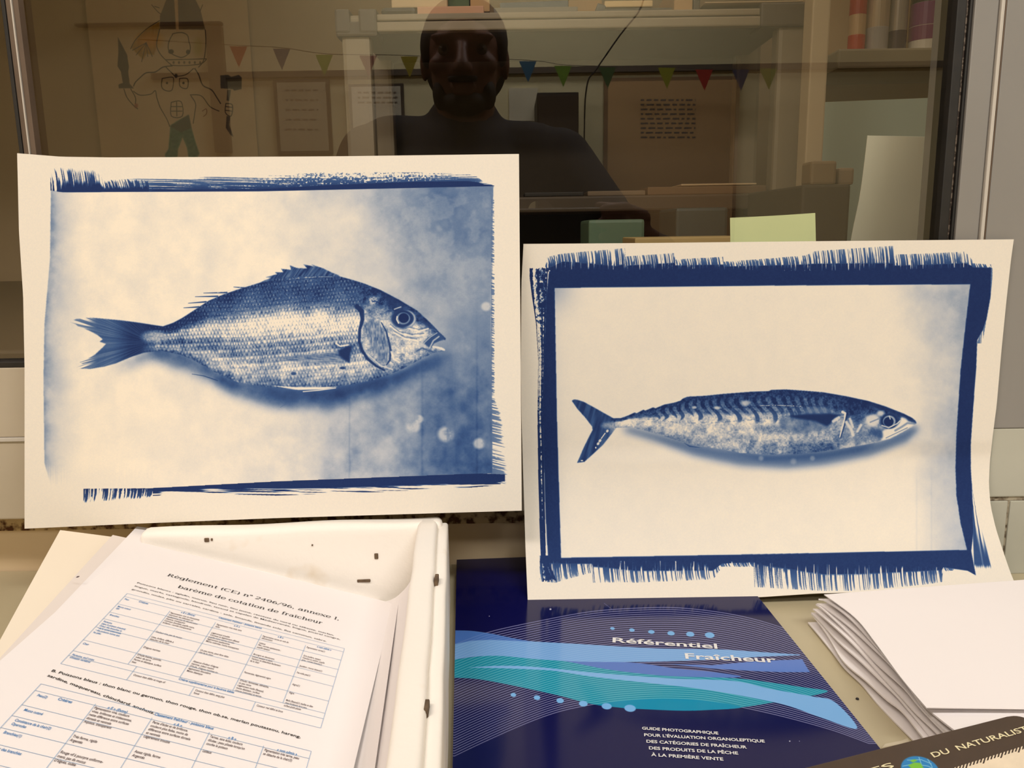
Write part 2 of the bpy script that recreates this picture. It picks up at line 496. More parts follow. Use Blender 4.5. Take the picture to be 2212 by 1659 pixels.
    bt = mix(bt, .96, C.poly([(731, 757), (748, 748), (762, 746), (757, 765), (756, 786), (744, 778), (732, 768)], 2.2))
    bt = mix(bt, .04, C.line([(726, 742), (735, 748), (752, 745)], 2.6, 1.6) * .9)
    bt = mix(bt, .85, C.ell(740, 795, 6, 3, .4)); bt = mix(bt, .8, C.ell(634, 807, 6, 3.4, .5))
    # eye
    bt = mix(bt, .90, C.ell(871, 688, 26, 21.5, .16)); bt = mix(bt, .18, C.ell(872, 689, 26, 20, .1) * (1 - C.ell(871, 688, 23, 17.5, .1)) * ss(868, 890, X) * .9)
    bt = mix(bt, .98, C.ell(871, 687, 17, 15, .2)); bt = mix(bt, .5, C.ell(871, 688, 15, 13, .15) * (1 - C.ell(872, 687, 11, 10.5, .12)))
    bt = mix(bt, 1., C.ell(872, 687, 10.5, 10, .15)); bt = mix(bt, .1, C.line([(858, 684), (857, 690), (861, 698)], 2.2, 1.2))
    bt = mix(bt, .15, C.line([(852, 668), (860, 665), (866, 663)], 2, 1.2) * .8)
    D = mix(D, np.clip(bt, .02, 1), body)
    # fins standing off the back and the belly
    df = [(560, 611), (585, 600), (574, 599), (599, 592), (594, 588.5), (612, 588), (607, 580.6), (629, 583), (626, 573), (641, 579), (664, 580), (655, 571), (680, 576), (672, 571), (699, 580), (715, 588), (735, 596), (700, 596), (640, 597), (600, 602)]
    D = mix(D, .80 + .4 * (vn(X + .7 * Y, Y * .1, 2.2, 74) - .5), C.poly(df, .7))
    D = mix(D, .12, C.line([(620, 604), (650, 600), (690, 598), (728, 598)], 1.4, 1.) * .55 * ss(.35, .6, nf))
    for a, b in [((470, 640), (422, 641)), ((490, 632), (440, 633)), ((445, 652), (407, 655)), ((430, 663), (397, 665)), ((530, 622), (505, 620))]:
        D = np.maximum(D, .8 * C.line([a, b], [3, .6], 1.2))
    D = mix(D, .10, C.line([(470, 632), (500, 627), (545, 612), (575, 602)], 1.6, 1.) * .6 * ss(.4, .6, nf))
    D = mix(D, .05, C.poly([(586, 833), (640, 836), (700, 836), (728, 835), (700, 841), (640, 842)], .7))
    D = mix(D, .12, C.line([(655, 846), (690, 843), (725, 838)], 1.6, 1.)); D = np.maximum(D, .75 * C.line([(652, 848), (630, 866), (605, 880)], [2, 1.4, .6], 1.2))
    D = np.maximum(D, .8 * C.line([(415, 808), (440, 812), (470, 822)], [.8, 2, 3], 1.5))
    D = D + .035 * (fbm(X, Y, 2.2, 80, 2) - .5)
    return imat('ink_print_bream', ink(D), .85, .2)


MACK = [(1235, 865.5), (1240, 863), (1247, 863.6), (1261, 868), (1285, 881), (1306, 893), (1325, 903.5), (1340, 903.5), (1356, 898), (1371, 891), (1375, 893), (1390, 885), (1394, 887), (1411, 880), (1416, 882), (1435, 874), (1456, 870),
        (1470, 865.5), (1475, 861), (1485, 857), (1523, 855), (1561, 851), (1620, 846.5), (1660, 845), (1666, 842.5), (1700, 841.5), (1733, 843.7), (1778.5, 847.5), (1828, 856), (1875, 866), (1913, 878), (1951, 893),
        (1970, 902.5), (1978, 909), (1980, 914), (1976, 919), (1951, 933), (1923, 948), (1894, 955.7), (1866, 961), (1818, 969), (1771, 975.6), (1714, 981), (1657, 982), (1600, 978.5), (1561, 971), (1513, 964),
        (1485, 958), (1456, 949), (1428, 940), (1390, 929), (1361, 923), (1331, 924), (1321.5, 936.7), (1302.5, 961), (1283.5, 978.5), (1262.7, 997.5), (1246.5, 1000), (1251, 990), (1259, 971), (1270, 948), (1280, 929), (1279, 921.5), (1264.6, 902.5), (1247.5, 883.5)]


def paint_mackerel():
    C = canvas_of(P2E, 1720, 1240, 1.6); X, Y = C.X, C.Y
    n1 = fbm(X, Y, 110, 13, 5); n2 = fbm(X, Y, 24, 18, 4); nf = fbm(X, Y, 3, 22, 2); sp = fbm(X, Y, 4, 24, 3)
    D = np.full(X.shape, .04, np.float32)
    # brushed border: solid core
    sol = [(1186, 586), (1250, 580), (1348, 583), (1480, 580), (1700, 584), (1900, 583), (2085, 577), (2142, 578), (2140, 640), (2131, 690), (2124, 712), (2111, 735), (2109, 790), (2101, 900), (2097, 960), (2097, 1010), (2100, 1060),
           (2102, 1110), (2103, 1150), (2098, 1190), (2108, 1243), (2090, 1233), (2040, 1226), (1900, 1222), (1700, 1218), (1560, 1213), (1400, 1212), (1213, 1213), (1184, 1212), (1178, 1100), (1172, 900), (1176, 740), (1180, 640)]
    a = C.poly(sol, .7)
    # top hairs
    st = 583
    tip = np.interp(X, [1178, 1182, 1210, 1240, 1349, 1350, 1351, 1458, 1459, 1562, 1563, 1650, 1740, 1760, 1928, 1929, 1931, 2000, 2085, 2088, 2100, 2101, 2141], [575, 556, 550, 547, 538, 538, 555, 548, 561, 556, 566, 560, 553, 544, 533, 533, 551, 549, 545, 549, 562, 569, 572])
    t = (st - Y) / np.maximum(st - tip, 3)
    core = ss(.05, -.05, t - np.interp(X, [1180, 1215, 1330, 1360, 1460, 1740, 1760, 1940, 2080], [.1, .55, .2, .35, .45, .4, .35, .3, .4]))
    w = (X > 1178) & (X < 2141) & (Y < st + 4)
    a = np.maximum(a, w * np.maximum(fringe(C, X + 3.5 * np.clip(t, 0, 1) ** 2, t * .8, 2, 2.2) * (1 - .25 * np.clip(t, 0, 1)), core * ss(.2, .5, vn(X, Y * .08, 2.2, 26) + .15 * (1.1 - t))) * (t < 1.04))
    # left hairs
    lo = np.interp(Y, [576, 600, 640, 700, 780, 900, 1050, 1180, 1255], [1144, 1144, 1149, 1158, 1163, 1161, 1163, 1167, 1172])
    li = np.interp(Y, [576, 700, 900, 1200, 1255], [1180, 1176, 1172, 1178, 1200])
    t = (li - X) / (li - lo)
    h = vn(t * 40, Y * .02, 5, 27) * .6 + .4 * sp
    a = np.maximum(a, ss(.40, .56, h + .12 * (1 - t)) * (t > -.1) * (t < 1.) * (Y > 577 + 5 * vn(X, Y * 0, 2, 5)) * (Y < 1258 - 8 * vn(X, Y * 0, 2.4, 6)))
    # bottom hairs
    tipb = np.interp(X, [1164, 1200, 1215, 1270, 1279, 1281, 1360, 1370, 1440, 1540, 1545, 1560, 1628, 1630, 1700, 1780, 1850, 1990, 2035, 2037, 2060], [1254, 1257, 1252, 1238, 1236, 1257, 1256, 1257, 1254, 1250, 1245, 1224, 1224, 1266, 1270, 1274, 1274, 1262, 1256, 1234, 1232])
    sb = np.interp(X, [1164, 1700, 2060], [1208, 1214, 1222])
    t = (Y - sb) / np.maximum(tipb - sb, 3)
    core = ss(.05, -.05, t - np.interp(X, [1200, 1300, 1370, 1540, 1630, 1660, 1780, 1900, 2040], [.2, .35, .5, .55, .1, .2, .45, .4, .3]))
    w = (X > 1166) & (X < 2060) & (Y > 1200)
    a = np.maximum(a, w * np.maximum(fringe(C, X - 4 * t * t, t * .85, 28, 2.2) * (1 - .25 * np.clip(t, 0, 1)), core * ss(.25, .5, vn(X, Y * .06, 2.2, 29) + .2 * (1. - t))) * (t < 1.04))
    # right hairs
    for (x0, x1) in ((0, 1),):
        ro = np.interp(Y, [577, 640, 742], [2146, 2140, 2122]); t = (X - np.interp(Y, [577, 700, 742], [2141, 2126, 2110])) / 7
        a = np.maximum(a, .6 * (t > 0) * (X < ro) * (Y > 579) * (Y < 742) * ss(.35, .6, vn(X * 3, Y * .1, 4, 32)))
    ro = np.interp(Y, [1040, 1100, 1160, 1225, 1232], [2100, 2113, 2129, 2147, 2148]); ri = np.interp(Y, [1040, 1120, 1232], [2096, 2100, 2104])
    t = (X - ri) / (ro - ri)
    h = vn(t * 34, Y * .03, 4, 34) * .55 + .45 * vn(t * 14, Y * .01, 3, 35)
    a = np.maximum(a, ss(.42, .58, h - .12 * ss(1150, 1230, Y) * t) * (t > 0) * (t < 1) * (Y > 1040) * (1 - ss(1222, 1232, Y + 6 * vn(X, Y * 0, 2, 3))) * .85)
    D = np.maximum(D, a * (.985 - .05 * ss(900, 1250, Y) + .05 * (sp - .5)))
    # picture area
    inner = C.poly([(1198, 622), (1650, 617), (2096, 614), (2086, 700), (2075, 800), (2066, 940), (2064, 1010), (2066, 1070), (2075, 1130), (2089, 1188), (1650, 1197), (1212, 1205), (1203, 900)], .6)
    g = .035 + .40 * ss(1890, 2120, X + 150 * (n1 - .5) - .16 * (Y - 640)) * (.75 + .5 * (n2 - .5)) + .10 * ss(1960, 2070, X) * ss(800, 1000, Y)
    g += .22 * np.exp(-((X - 1200) / 40) ** 2 - ((Y - 622) / 45) ** 2) + .06 * np.exp(-(X - 1200) / 14.)
    g += .03 * (n2 - .5)
    for cx in (1980, 2012): g += .04 * np.exp(-((X - cx) / 2) ** 2) * ss(980, 1060, Y)
    D = mix(D, g, inner)
    sh = C.poly([(1360, 922), (1500, 955), (1640, 978), (1780, 972), (1900, 950), (1975, 918), (1988, 925), (1960, 955), (1880, 985), (1780, 1005), (1700, 1012), (1600, 1006), (1500, 985), (1420, 955), (1340, 930)], 8)
    D = D + (1 - D) * sh * .60
    sh = C.poly([(1560, 972), (1680, 983), (1800, 971), (1900, 953), (1860, 975), (1760, 992), (1650, 995)], 5)
    D = D + (1 - D) * sh * .35
    body = C.poly(MACK, .7)
    tx = [1235, 1285, 1325, 1340, 1371, 1411, 1470, 1485, 1561, 1620, 1700, 1778, 1828, 1875, 1913, 1951, 1980]
    ty = [865, 882, 903.5, 903, 891, 881, 865, 857, 851, 846, 842, 847, 856, 866, 878, 893, 912]
    bx = [1246, 1300, 1331, 1361, 1390, 1428, 1456, 1485, 1561, 1600, 1657, 1714, 1771, 1818, 1866, 1923, 1951, 1980]
    by = [1000, 960, 924, 923, 929, 940, 949, 958, 971, 978, 982, 981, 976, 969, 961, 948, 933, 916]
    Tn = np.interp(X, tx, ty); Bn = np.interp(X, bx, by); t = (Y - Tn) / np.maximum(Bn - Tn, 5)
    base = np.interp(t, [0, .1, .25, .33, .40, .5, .56, .7, .85, .94, 1], [.97, .90, .84, .66, .26, .12, .16, .20, .32, .42, .5])
    base += .26 * ss(1590, 1800, X) * (t > .4)
    blo = fbm(X, Y, 17, 82, 4)
    bt = base + .75 * (blo - .5) * (t > .33) + .35 * (nf - .5) + .22 * (fbm(X, Y, 7, 84, 3) - .5)
    # back bars
    ph = (X - 1400 + 9 * np.sin(t * 11) + 6 * np.sin(t * 5 + X / 60)) / 18.5 + .35 * (vn(X, Y, 40, 86) - .5)
    bar = ss(.25, .75, .5 + .5 * np.cos(2 * pi * ph))
    vis = ss(1385, 1430, X) * ss(1830, 1770, X) * ss(.06, .14, t)
    bk = (1 - ss(.30, .36, t))
    bt = bt - .15 * vis * bk * (1 - bar) + .10 * vis * bk * bar
    bt = mix(bt, .88, vis * bar * ss(.28, .34, t) * (1 - ss(.38, .46, t + .08 * np.sin(ph * 3))) * .8)
    bt = mix(bt, .6, C.line([(1400, 906), (1480, 914), (1560, 912), (1700, 900), (1735, 899)], 1.8, 1.4) * .55 * ss(.3, .6, nf))
    bt = mix(bt, .95, C.line([(1590, 881), (1620, 879), (1680, 876), (1790, 877)], 1.3, 1.) * .7)
    bt = mix(bt, .06, C.line([(1640, 876.5), (1680, 875.5), (1730, 877.5)], 1.2, .8) * .8 * ss(.4, .55, nf))
    for cx, cy, rx, ry in ((1611, 871, 9, 6), (1500, 880, 5, 3), (1549, 881, 8, 3)): bt = mix(bt, .12, C.ell(cx, cy, rx, ry, .6) * .8)
    # pectoral fin with its shade
    bt = mix(bt, .62 + .5 * (blo - .5), C.poly([(1690, 903), (1760, 893), (1800, 900), (1790, 925), (1740, 938), (1680, 925)], 4) * .75)
    bt = mix(bt, .97, C.poly([(1700, 898), (1745, 893), (1790, 892), (1821, 897), (1803, 903), (1795, 914), (1787, 921), (1762, 910), (1720, 904)], 1.6))
    bt = mix(bt, .5, C.poly([(1735, 893), (1745, 878), (1790, 880), (1800, 890), (1780, 893)], 3) * .6)
    # gill cover and head
    hd = C.poly([(1826, 850), (1832, 880), (1826, 900), (1815, 945), (1812, 990), (2000, 990), (2000, 850)], 2)
    hb = np.interp(t, [0, .15, .34, .46, .6, .8, .93, 1.], [.97, .90, .82, .62, .48, .46, .40, .3])
    bt = mix(bt, hb + .55 * (fbm(X, Y, 15, 88, 3) - .5) + .3 * (nf - .5), hd)
    bt = mix(bt, .08, C.line([(1820, 890), (1826, 893), (1824, 906), (1819, 925), (1814, 944)], [5, 4, 2.4, 2, 1.6], 1.6))
    bt = mix(bt, .93, C.line([(1832, 878), (1829, 900), (1824, 920), (1816, 946)], [3.5, 2.6, 2, 1.4], 1.4) * .85)
    for q, wd in ([[(1828, 912), (1838, 926), (1843, 940)], 5], [[(1852, 932), (1860, 918)], 4], [[(1836, 905), (1842, 922)], 4], [[(1800, 910), (1812, 902)], 5]):
        bt = mix(bt, .08, C.line(q, wd, 2.6) * .85)
    bt = mix(bt, .08, C.poly([(1870, 900), (1886, 894), (1897, 898), (1901, 910), (1892, 921), (1877, 922), (1870, 912)], 2.4) * .9)
    bt = mix(bt, .6, C.line([(1880, 912), (1897, 905)], 2, 1.6) * .7)
    bt = mix(bt, .08, C.ell(1902, 893, 8, 6, .6) * .8)
    bt = mix(bt, .82, C.poly([(1876, 928), (1900, 926), (1912, 936), (1903, 948), (1886, 942)], 4) * .8)
    bt = mix(bt, .05, C.poly([(1906, 931), (1925, 922), (1943, 912), (1947, 899), (1956, 900), (1962, 910), (1975, 914), (1976, 918), (1950, 933), (1922, 948), (1902, 953), (1908, 942)], 1.6))
    bt = mix(bt, .55, C.line([(1934, 930), (1948, 922), (1960, 914), (1974, 915)], 3.4, 2.) * .75)
    bt = mix(bt, .8, C.line([(1914, 946), (1935, 936), (1960, 924)], 1.3, 1.) * .6)
    bt = mix(bt, .90, C.ell(1922, 909, 21, 16.5, .2, -.2)); bt = mix(bt, .98, C.ell(1921, 910, 17, 15.5, .15, .1))
    bt = mix(bt, .25, C.ell(1921, 910, 13.5, 12.5, .15) * (1 - C.ell(1919.5, 911, 10.5, 10, .15)) * .85)
    bt = mix(bt, 1., C.ell(1920, 911, 10, 9.4, .15)); bt = mix(bt, .15, C.line([(1921, 899), (1923, 905)], 2, 1.2) * .9)
    bt = mix(bt, .03, C.line([(1905, 919), (1920, 924), (1938, 915), (1944, 909)], 1.8, 1.2) * .85)
    bt = mix(bt, .97, C.poly([(1875, 866), (1913, 878), (1951, 893), (1978, 909), (1980, 915), (1966, 908), (1940, 897), (1905, 884), (1870, 876)], 2) * .85)
    # tail blades
    tl = ss(1330, 1312, X)
    bt = mix(bt, .84 + .25 * (vn((X - 1300) + (Y - 915) * .3, Y * .1, 4, 90) - .5), tl)
    bt = mix(bt, .45 + .4 * (nf - .5), C.ell(1316, 919, 15, 7, .6))
    bt = mix(bt, .02, (C.ell(1312, 931, 2.6, 3.2, .4, .6) + C.line([(1307, 936), (1299, 947)], 1.6, 1.) + C.ell(1296, 952, 2.6, 3.8, .4, .7) + C.ell(1292, 958.5, 2.6, 3.4, .4, .7) + C.ell(1287, 967, 1.5, 2, .4) + C.ell(1257, 995, 2.5, 1.4, .5)).clip(0, 1) * .95)
    D = mix(D, np.clip(bt, .02, 1), body)
    D = np.maximum(D, .75 * C.line([(1478, 957), (1490, 964), (1512, 967)], [1, 4, 1.5], 1.6))
    for cx, cy, r in ((1644, 990, 5), (1714, 997, 6), (1755, 990, 5)): D = mix(D, .3, C.ell(cx, cy, r, r, .6) * .5)
    D = D + .03 * (fbm(X, Y, 2.2, 92, 2) - .5)
    return imat('ink_print_mackerel', ink(D), .85, .2)


# ---------------------------------------------------------------- booklet cover
BKA = np.array([-.0452, .594]); BKD = np.array([.0139, -.2471]) / .2475; BKR = np.array([-BKD[1], BKD[0]])
BKW, BKH, BKZ = .2085, .297, .0062


def bk(u, v):
    p = BKA + BKR * (u * BKW) + BKD * (v * BKH)
    z = BKZ + .0012 * np.exp(-np.asarray(v) * 30) * 0
    return p[0], p[1], z


def world_canvas(fn, w, h, k):
    v, u = np.mgrid[0:h, 0:w]; u = (u + .5) / w; v = (v + .5) / h
    O = np.array(fn(0, 0)); A = np.array(fn(1, 0)) - O; Bv = np.array(fn(0, 1)) - O
    P = O + u[..., None] * A + v[..., None] * Bv
    x, y = proj(P)
    return Canvas(x, y, k)


def rgb(*c): return np.array(c, np.float32) / 255


def paint_booklet():
    C = world_canvas(bk, 1500, 2136, 1.8); X, Y = C.X, C.Y
    I = np.empty(X.shape + (3,), np.float32); I[:] = rgb(14, 15, 68)
    def put(c, m):
        nonlocal I
        I = I * (1 - m[..., None]) + rgb(*c) * m[..., None]
    def ci(xs, ys):
        q = np.array(cr(list(zip(xs, ys)), 8)); return np.interp(X, q[:, 0], q[:, 1])
    U = ci([982, 1058, 1162, 1278, 1393, 1480, 1586, 1675, 1760, 1900], [1392, 1365, 1342, 1321, 1313, 1314, 1328, 1351, 1384, 1450])
    L = ci([982, 1047, 1133, 1205, 1278, 1340, 1430, 1520, 1604, 1700, 1800, 1877], [1633, 1602, 1564, 1538, 1522, 1513, 1508, 1512, 1528, 1550, 1578, 1606])
    q = (Y - U) / (L - U); n = 43
    ph = q * n; d = np.abs(ph - np.round(ph)) * (L - U) / n
    lines = (1 - ss(.35, 1.25, d)) * (q > -.01) * (q < 1.01)
    put((138, 140, 178), lines * .85)
    T1 = cr([(980, 1362), (1018, 1363), (1061, 1369), (1104, 1378), (1145, 1385), (1249, 1391), (1393, 1399.5), (1460, 1401.6), (1561, 1403), (1637, 1408), (1728, 1414)])
    B1 = cr([(1728, 1415.5), (1637, 1419), (1560, 1424), (1460, 1428), (1364, 1430), (1249, 1429), (1162, 1424), (1084, 1417), (1032, 1418), (980, 1425)])
    m = C.poly(cr([(1205, 1425), (1364, 1431), (1460, 1444), (1536, 1451), (1601, 1461), (1560, 1464), (1460, 1463), (1364, 1454), (1278, 1447), (1205, 1436)]), .5)
    put((82, 116, 190), m)
    m = C.poly([(1440, 1434), (1536, 1437), (1637, 1428), (1733, 1424), (1742, 1440), (1750, 1452), (1690, 1452), (1637, 1450), (1536, 1444)], .5); put((88, 122, 196), m)
    teal = C.poly(cr([(980, 1425), (1032, 1418), (1084, 1416), (1205, 1426), (1306, 1445), (1393, 1456), (1460, 1461), (1586, 1465), (1662, 1474), (1738, 1485), (1788, 1492.6), (1753, 1503), (1674.7, 1516.6), (1601.5, 1528), (1523, 1534), (1460, 1534.5), (1422, 1532), (1350, 1529),
                    (1277.6, 1520.7), (1205.5, 1502), (1104, 1480), (1032, 1467), (980, 1464)]), .5)
    put((26, 134, 160), teal); put((120, 196, 214), teal * lines * .6)
    put((86, 196, 214), 0 * teal)
    low = C.poly(cr([(1290, 1523), (1340, 1514), (1430, 1509), (1520, 1513), (1601, 1528), (1523, 1534), (1460, 1535), (1350, 1530)]), .5); put((0, 134, 172), low)
    b1 = C.poly(T1 + B1, .5); put((112, 160, 216), b1); put((140, 182, 228), b1 * lines * .45)
    m = C.poly([(980, 1362), (1018, 1363), (1061, 1369), (1104, 1378), (1150, 1386), (1104, 1384), (1061, 1382), (1018, 1384), (980, 1392)], 1.2); put((70, 112, 186), m); put((110, 140, 200), m * lines * .6)
    b3 = C.poly(cr([(1010, 1442), (1084, 1438), (1162, 1441), (1278, 1452.5), (1393, 1461.5), (1460, 1466), (1586, 1471), (1662, 1487.5), (1753, 1504), (1803.5, 1516.6), (1852, 1574), (1776, 1551), (1712.6, 1528), (1670, 1516.6), (1586, 1500), (1500, 1486.5), (1393, 1474.5), (1278, 1461.5), (1191, 1448.5), (1084, 1443.5)]), .5)
    put((120, 172, 224), b3)
    for x, y, a, b in ((1323, 1357.6, 5, 3), (1365, 1361, 6, 3.6), (1407, 1365, 7, 4.1), (1449.5, 1368, 8, 4.6), (1491, 1370, 9, 5.2), (1533, 1372, 10.5, 6),
                       (1109, 1501, 6, 4.3), (1160, 1507, 7, 5), (1210, 1513.5, 8, 5.5), (1260, 1520, 9.5, 6.2), (1310.5, 1525.6, 11, 6.8), (1361, 1530, 12.5, 7.6)):
        put((112, 172, 226), C.ell(x, y, a, b, .12, .1))
    for x, y, r in ((1189, 1316, 2.2), (1057, 1331, 1), (1706, 1601, 1.6), (1727, 1601, .9)): put((200, 200, 210), C.ell(x, y, r, r * .8, .5))
    put((150, 150, 170), C.line([(1305, 1303), (1322, 1316)], .7, .8) * .5)
    return imat('booklet_cover_print', I, .12, .22)


# ---------------------------------------------------------------- naturalist ruler
RA = np.array(atZ(1740, 1659, .012)); RB = np.array(atZ(2150, 1554.5, .0335))
RX = (RB - RA) / np.linalg.norm(RB - RA)
RF = np.array([RX[1], -RX[0], 0]); RF = RF / np.linalg.norm(RF)


def rul(a, b, lift=0.):
    """a: metres along the far edge from A, b: metres towards the viewer"""
    p = RA + RX * a + RF * b
    return p + np.array([0, 0, lift])


def paint_ruler():
    def f(u, v): return rul(-.06 + .20 * u, .07 * v)
    C = world_canvas(f, 1800, 630, 3.); X, Y = C.X, C.Y
    I = np.empty(X.shape + (3,), np.float32); I[:] = rgb(72, 57, 44)
    e = C.line
    # cream scale with the dark comb of millimetre marks
    x0, y0, x1, y1 = 2052, 1661, 2218, 1609
    s = (x1 - x0); yl = y0 + (X - x0) * (y1 - y0) / s
    below = ss(-.8, .8, Y - yl)
    cr = rgb(232, 216, 190)
    I = I * (1 - below[..., None]) + cr * below[..., None]
    tph = (X + .35 * (Y - yl)) / 7.6
    tk = (np.abs(tph - np.round(tph)) < .25) * (Y - yl > -1) * (Y - yl < np.where(np.round(tph) % 5 == 0, 11, 7))
    I[tk > 0] = rgb(60, 46, 36)
    n = fbm(X, Y, 20, 7); I *= (1 + .08 * (n[..., None] - .5))
    # globe
    cx, cy = 1988, 1664
    g = C.ell(cx, cy, 43, 29, .05, .32); I = I * (1 - g[..., None]) + rgb(44, 128, 190) * g[..., None]
    for q in (C.line([(1950, 1655), (1975, 1650), (2005, 1655), (2030, 1668)], 1.2, .8), C.line([(1985, 1636), (1990, 1650), (1992, 1670)], 1.2, .8), C.line([(2004, 1640), (2013, 1655), (2016, 1675)], 1.2, .8), C.line([(1960, 1642), (1990, 1641), (2012, 1650)], 1, .8)):
        q = q * g; I = I * (1 - q[..., None]) + rgb(130, 190, 215) * q[..., None]
    for q in (C.poly([(1962, 1653), (1975, 1647), (1988, 1648), (1996, 1660), (1990, 1672), (1975, 1668)], .8), C.poly([(1965, 1643), (1976, 1640), (1982, 1643), (1972, 1647)], .8)):
        I = I * (1 - q[..., None]) + rgb(120, 190, 60) * q[..., None]
    return imat('ruler_print', I, .45, .4)


# ---------------------------------------------------------------- drawing pinned on the far wall
DRY = 1.84
DR0 = np.array(atY(150, -90, DRY)); DR1 = np.array(atY(512, -90, DRY)); DRH = .46


def drw(u, v):
    return (DR0[0] + (DR1[0] - DR0[0]) * u, DRY, DR0[2] - DRH * v)


def paint_drawing():
    C = world_canvas(drw, 700, 900, 1.5); X, Y = C.X, C.Y
    I = np.empty(X.shape + (3,), np.float32); I[:] = rgb(186, 158, 124)
    n = fbm(X, Y, 60, 5); I *= (1 + .06 * (n[..., None] - .5))
    Z = lambda pts: [(x / 2.962, y / 2.962) for x, y in pts]
    def put(c, m):
        nonlocal I
        m = np.clip(m, 0, 1)[..., None]; I = I * (1 - m) + rgb(*c) * m
    pen = (52, 38, 28)
    def ln(pts, w=1.5, c=pen): put(c, C.line(cr(Z(pts), 4), w, .9) * .9)
    # helmet, braid
    sh = .75 + .5 * vn(X, Y, 2.5, 4)[..., None]
    m = C.poly(Z([(958, 150), (960, 60), (985, 0), (1010, -70), (1110, -110), (1190, -50), (1225, 20), (1258, 155)]), .8); put((88, 66, 50), m * .95)
    put((188, 150, 110), C.poly(Z([(1050, -90), (1075, -90), (1085, 165), (1066, 165)]), .8))
    m = C.poly(Z([(955, 100), (870, 150), (810, 210), (770, 270), (800, 300), (850, 350), (870, 310), (920, 320), (945, 240), (958, 160)]), 1.2); put((150, 104, 24), m * (.55 + .5 * vn(X, Y * .3, 3, 6)))
    put((196, 128, 20), C.ell(890 / 2.962, 225 / 2.962, 26, 18, .6) * .8)
    ln([(955, 95), (870, 150), (800, 220), (768, 280)], 1.2)
    for a in ((780, 290), (805, 320), (840, 365), (880, 330), (910, 330)): ln([(870, 240), a], 1.)
    ln([(905, -10), (945, 35), (965, 50)], 1); ln([(1240, -10), (1225, 30)], 1); ln([(925, 0), (955, 10)], 1)
    # face
    ln([(958, 150), (938, 250), (960, 310), (1000, 355), (1040, 390)]); ln([(1258, 155), (1262, 240), (1250, 350), (1215, 400)])
    ln([(1045, 180), (1020, 230), (1015, 280), (1035, 310), (1075, 330), (1110, 335), (1150, 310), (1160, 270), (1150, 230), (1140, 190), (1100, 172), (1045, 180)])
    put(pen, C.ell(1033 / 2.962, 298 / 2.962, 6, 5, .3)); put(pen, C.ell(1145 / 2.962, 300 / 2.962, 4.5, 5, .3))
    put((150, 136, 60), C.ell(1210 / 2.962, 270 / 2.962, 10, 18, .7) * .5)
    ln([(1000, 352), (1100, 350), (1265, 345)]); ln([(1030, 388), (1130, 390), (1230, 378), (1265, 350)])
    for a in (1050, 1085, 1120, 1155, 1190, 1225): put(pen, C.ell(a / 2.962, 370 / 2.962, 2.2, 3, .4) * .7)
    # shoulders, arms, trunk
    ln([(1040, 392), (980, 400), (930, 432), (870, 438), (830, 470), (800, 500), (788, 525)], 2); ln([(788, 560), (830, 585), (900, 578), (930, 555), (940, 600), (960, 660), (985, 705), (1010, 750), (1025, 790)])
    ln([(1000, 400), (1040, 440), (1065, 460), (1130, 450), (1180, 410)]); ln([(1190, 410), (1215, 450), (1243, 520), (1300, 550), (1335, 600), (1360, 640)], 2)
    ln([(1160, 583), (1210, 583), (1245, 600), (1290, 660), (1350, 690)]); ln([(1165, 590), (1195, 640), (1190, 700), (1180, 770)])
    ln([(975, 475), (972, 530), (1000, 555), (1040, 550), (1050, 480), (1035, 466), (975, 475)]); ln([(1090, 475), (1090, 520), (1115, 540), (1142, 535), (1142, 478), (1090, 475)])
    put(pen, C.ell(1007 / 2.962, 505 / 2.962, 2.4, 2.4, .4)); put(pen, C.ell(1115 / 2.962, 505 / 2.962, 2.6, 2.6, .4)); put(pen, C.ell(1066 / 2.962, 458 / 2.962, 3.6, 4.5, .4))
    ln([(1035, 632), (1100, 628), (1108, 722), (1036, 722), (1035, 632)]); ln([(1070, 630), (1072, 722)]); ln([(1035, 660), (1104, 660)]); ln([(1036, 690), (1106, 690)])
    # dagger and hammer
    put((60, 48, 40), C.poly(Z([(685, 205), (745, 320), (757, 400), (752, 430), (762, 510), (790, 540), (692, 540), (690, 515), (718, 505), (705, 430), (683, 395), (688, 300)]), .8) * .92)
    ln([(725, 545), (745, 600), (785, 650), (815, 675)]); ln([(770, 545), (800, 600), (800, 640)]); put((130, 50, 36), C.ell(805 / 2.962, 655 / 2.962, 4, 5, .5) * .7)
    put((58, 50, 46), C.poly(Z([(1358, 455), (1410, 452), (1430, 465), (1480, 452), (1500, 470), (1498, 545), (1450, 555), (1440, 545), (1360, 540)]), .8) * .95)
    put((70, 58, 50), C.poly(Z([(1405, 550), (1428, 550), (1418, 625), (1400, 620)]), .8))
    ln([(1395, 640), (1392, 700), (1430, 722), (1438, 650), (1395, 640)]); ln([(1395, 660), (1436, 665)]); ln([(1394, 685), (1434, 690)])
    put((84, 68, 58), C.poly(Z([(1400, 722), (1425, 722), (1418, 780), (1445, 860), (1425, 845), (1395, 800)]), .8))
    ln([(1240, 690), (1265, 675), (1268, 705), (1248, 725)], 1.2, (110, 60, 40))
    # trousers
    m = C.poly(Z([(1030, 785), (1075, 755), (1150, 715), (1165, 790), (1190, 880), (1220, 970), (1205, 1000), (1150, 995), (1140, 930), (1110, 860), (1080, 940), (1075, 1000), (1000, 1000), (995, 975), (1018, 940), (1025, 860)]), 1.)
    put((22, 78, 58), m * (.75 + .3 * vn(X, Y, 4, 9))); put((30, 26, 20), C.poly(Z([(1030, 790), (1080, 758), (1150, 712), (1168, 800), (1100, 830)]), 1.5) * .7)
    return imat('child_drawing', I, .85, .2)


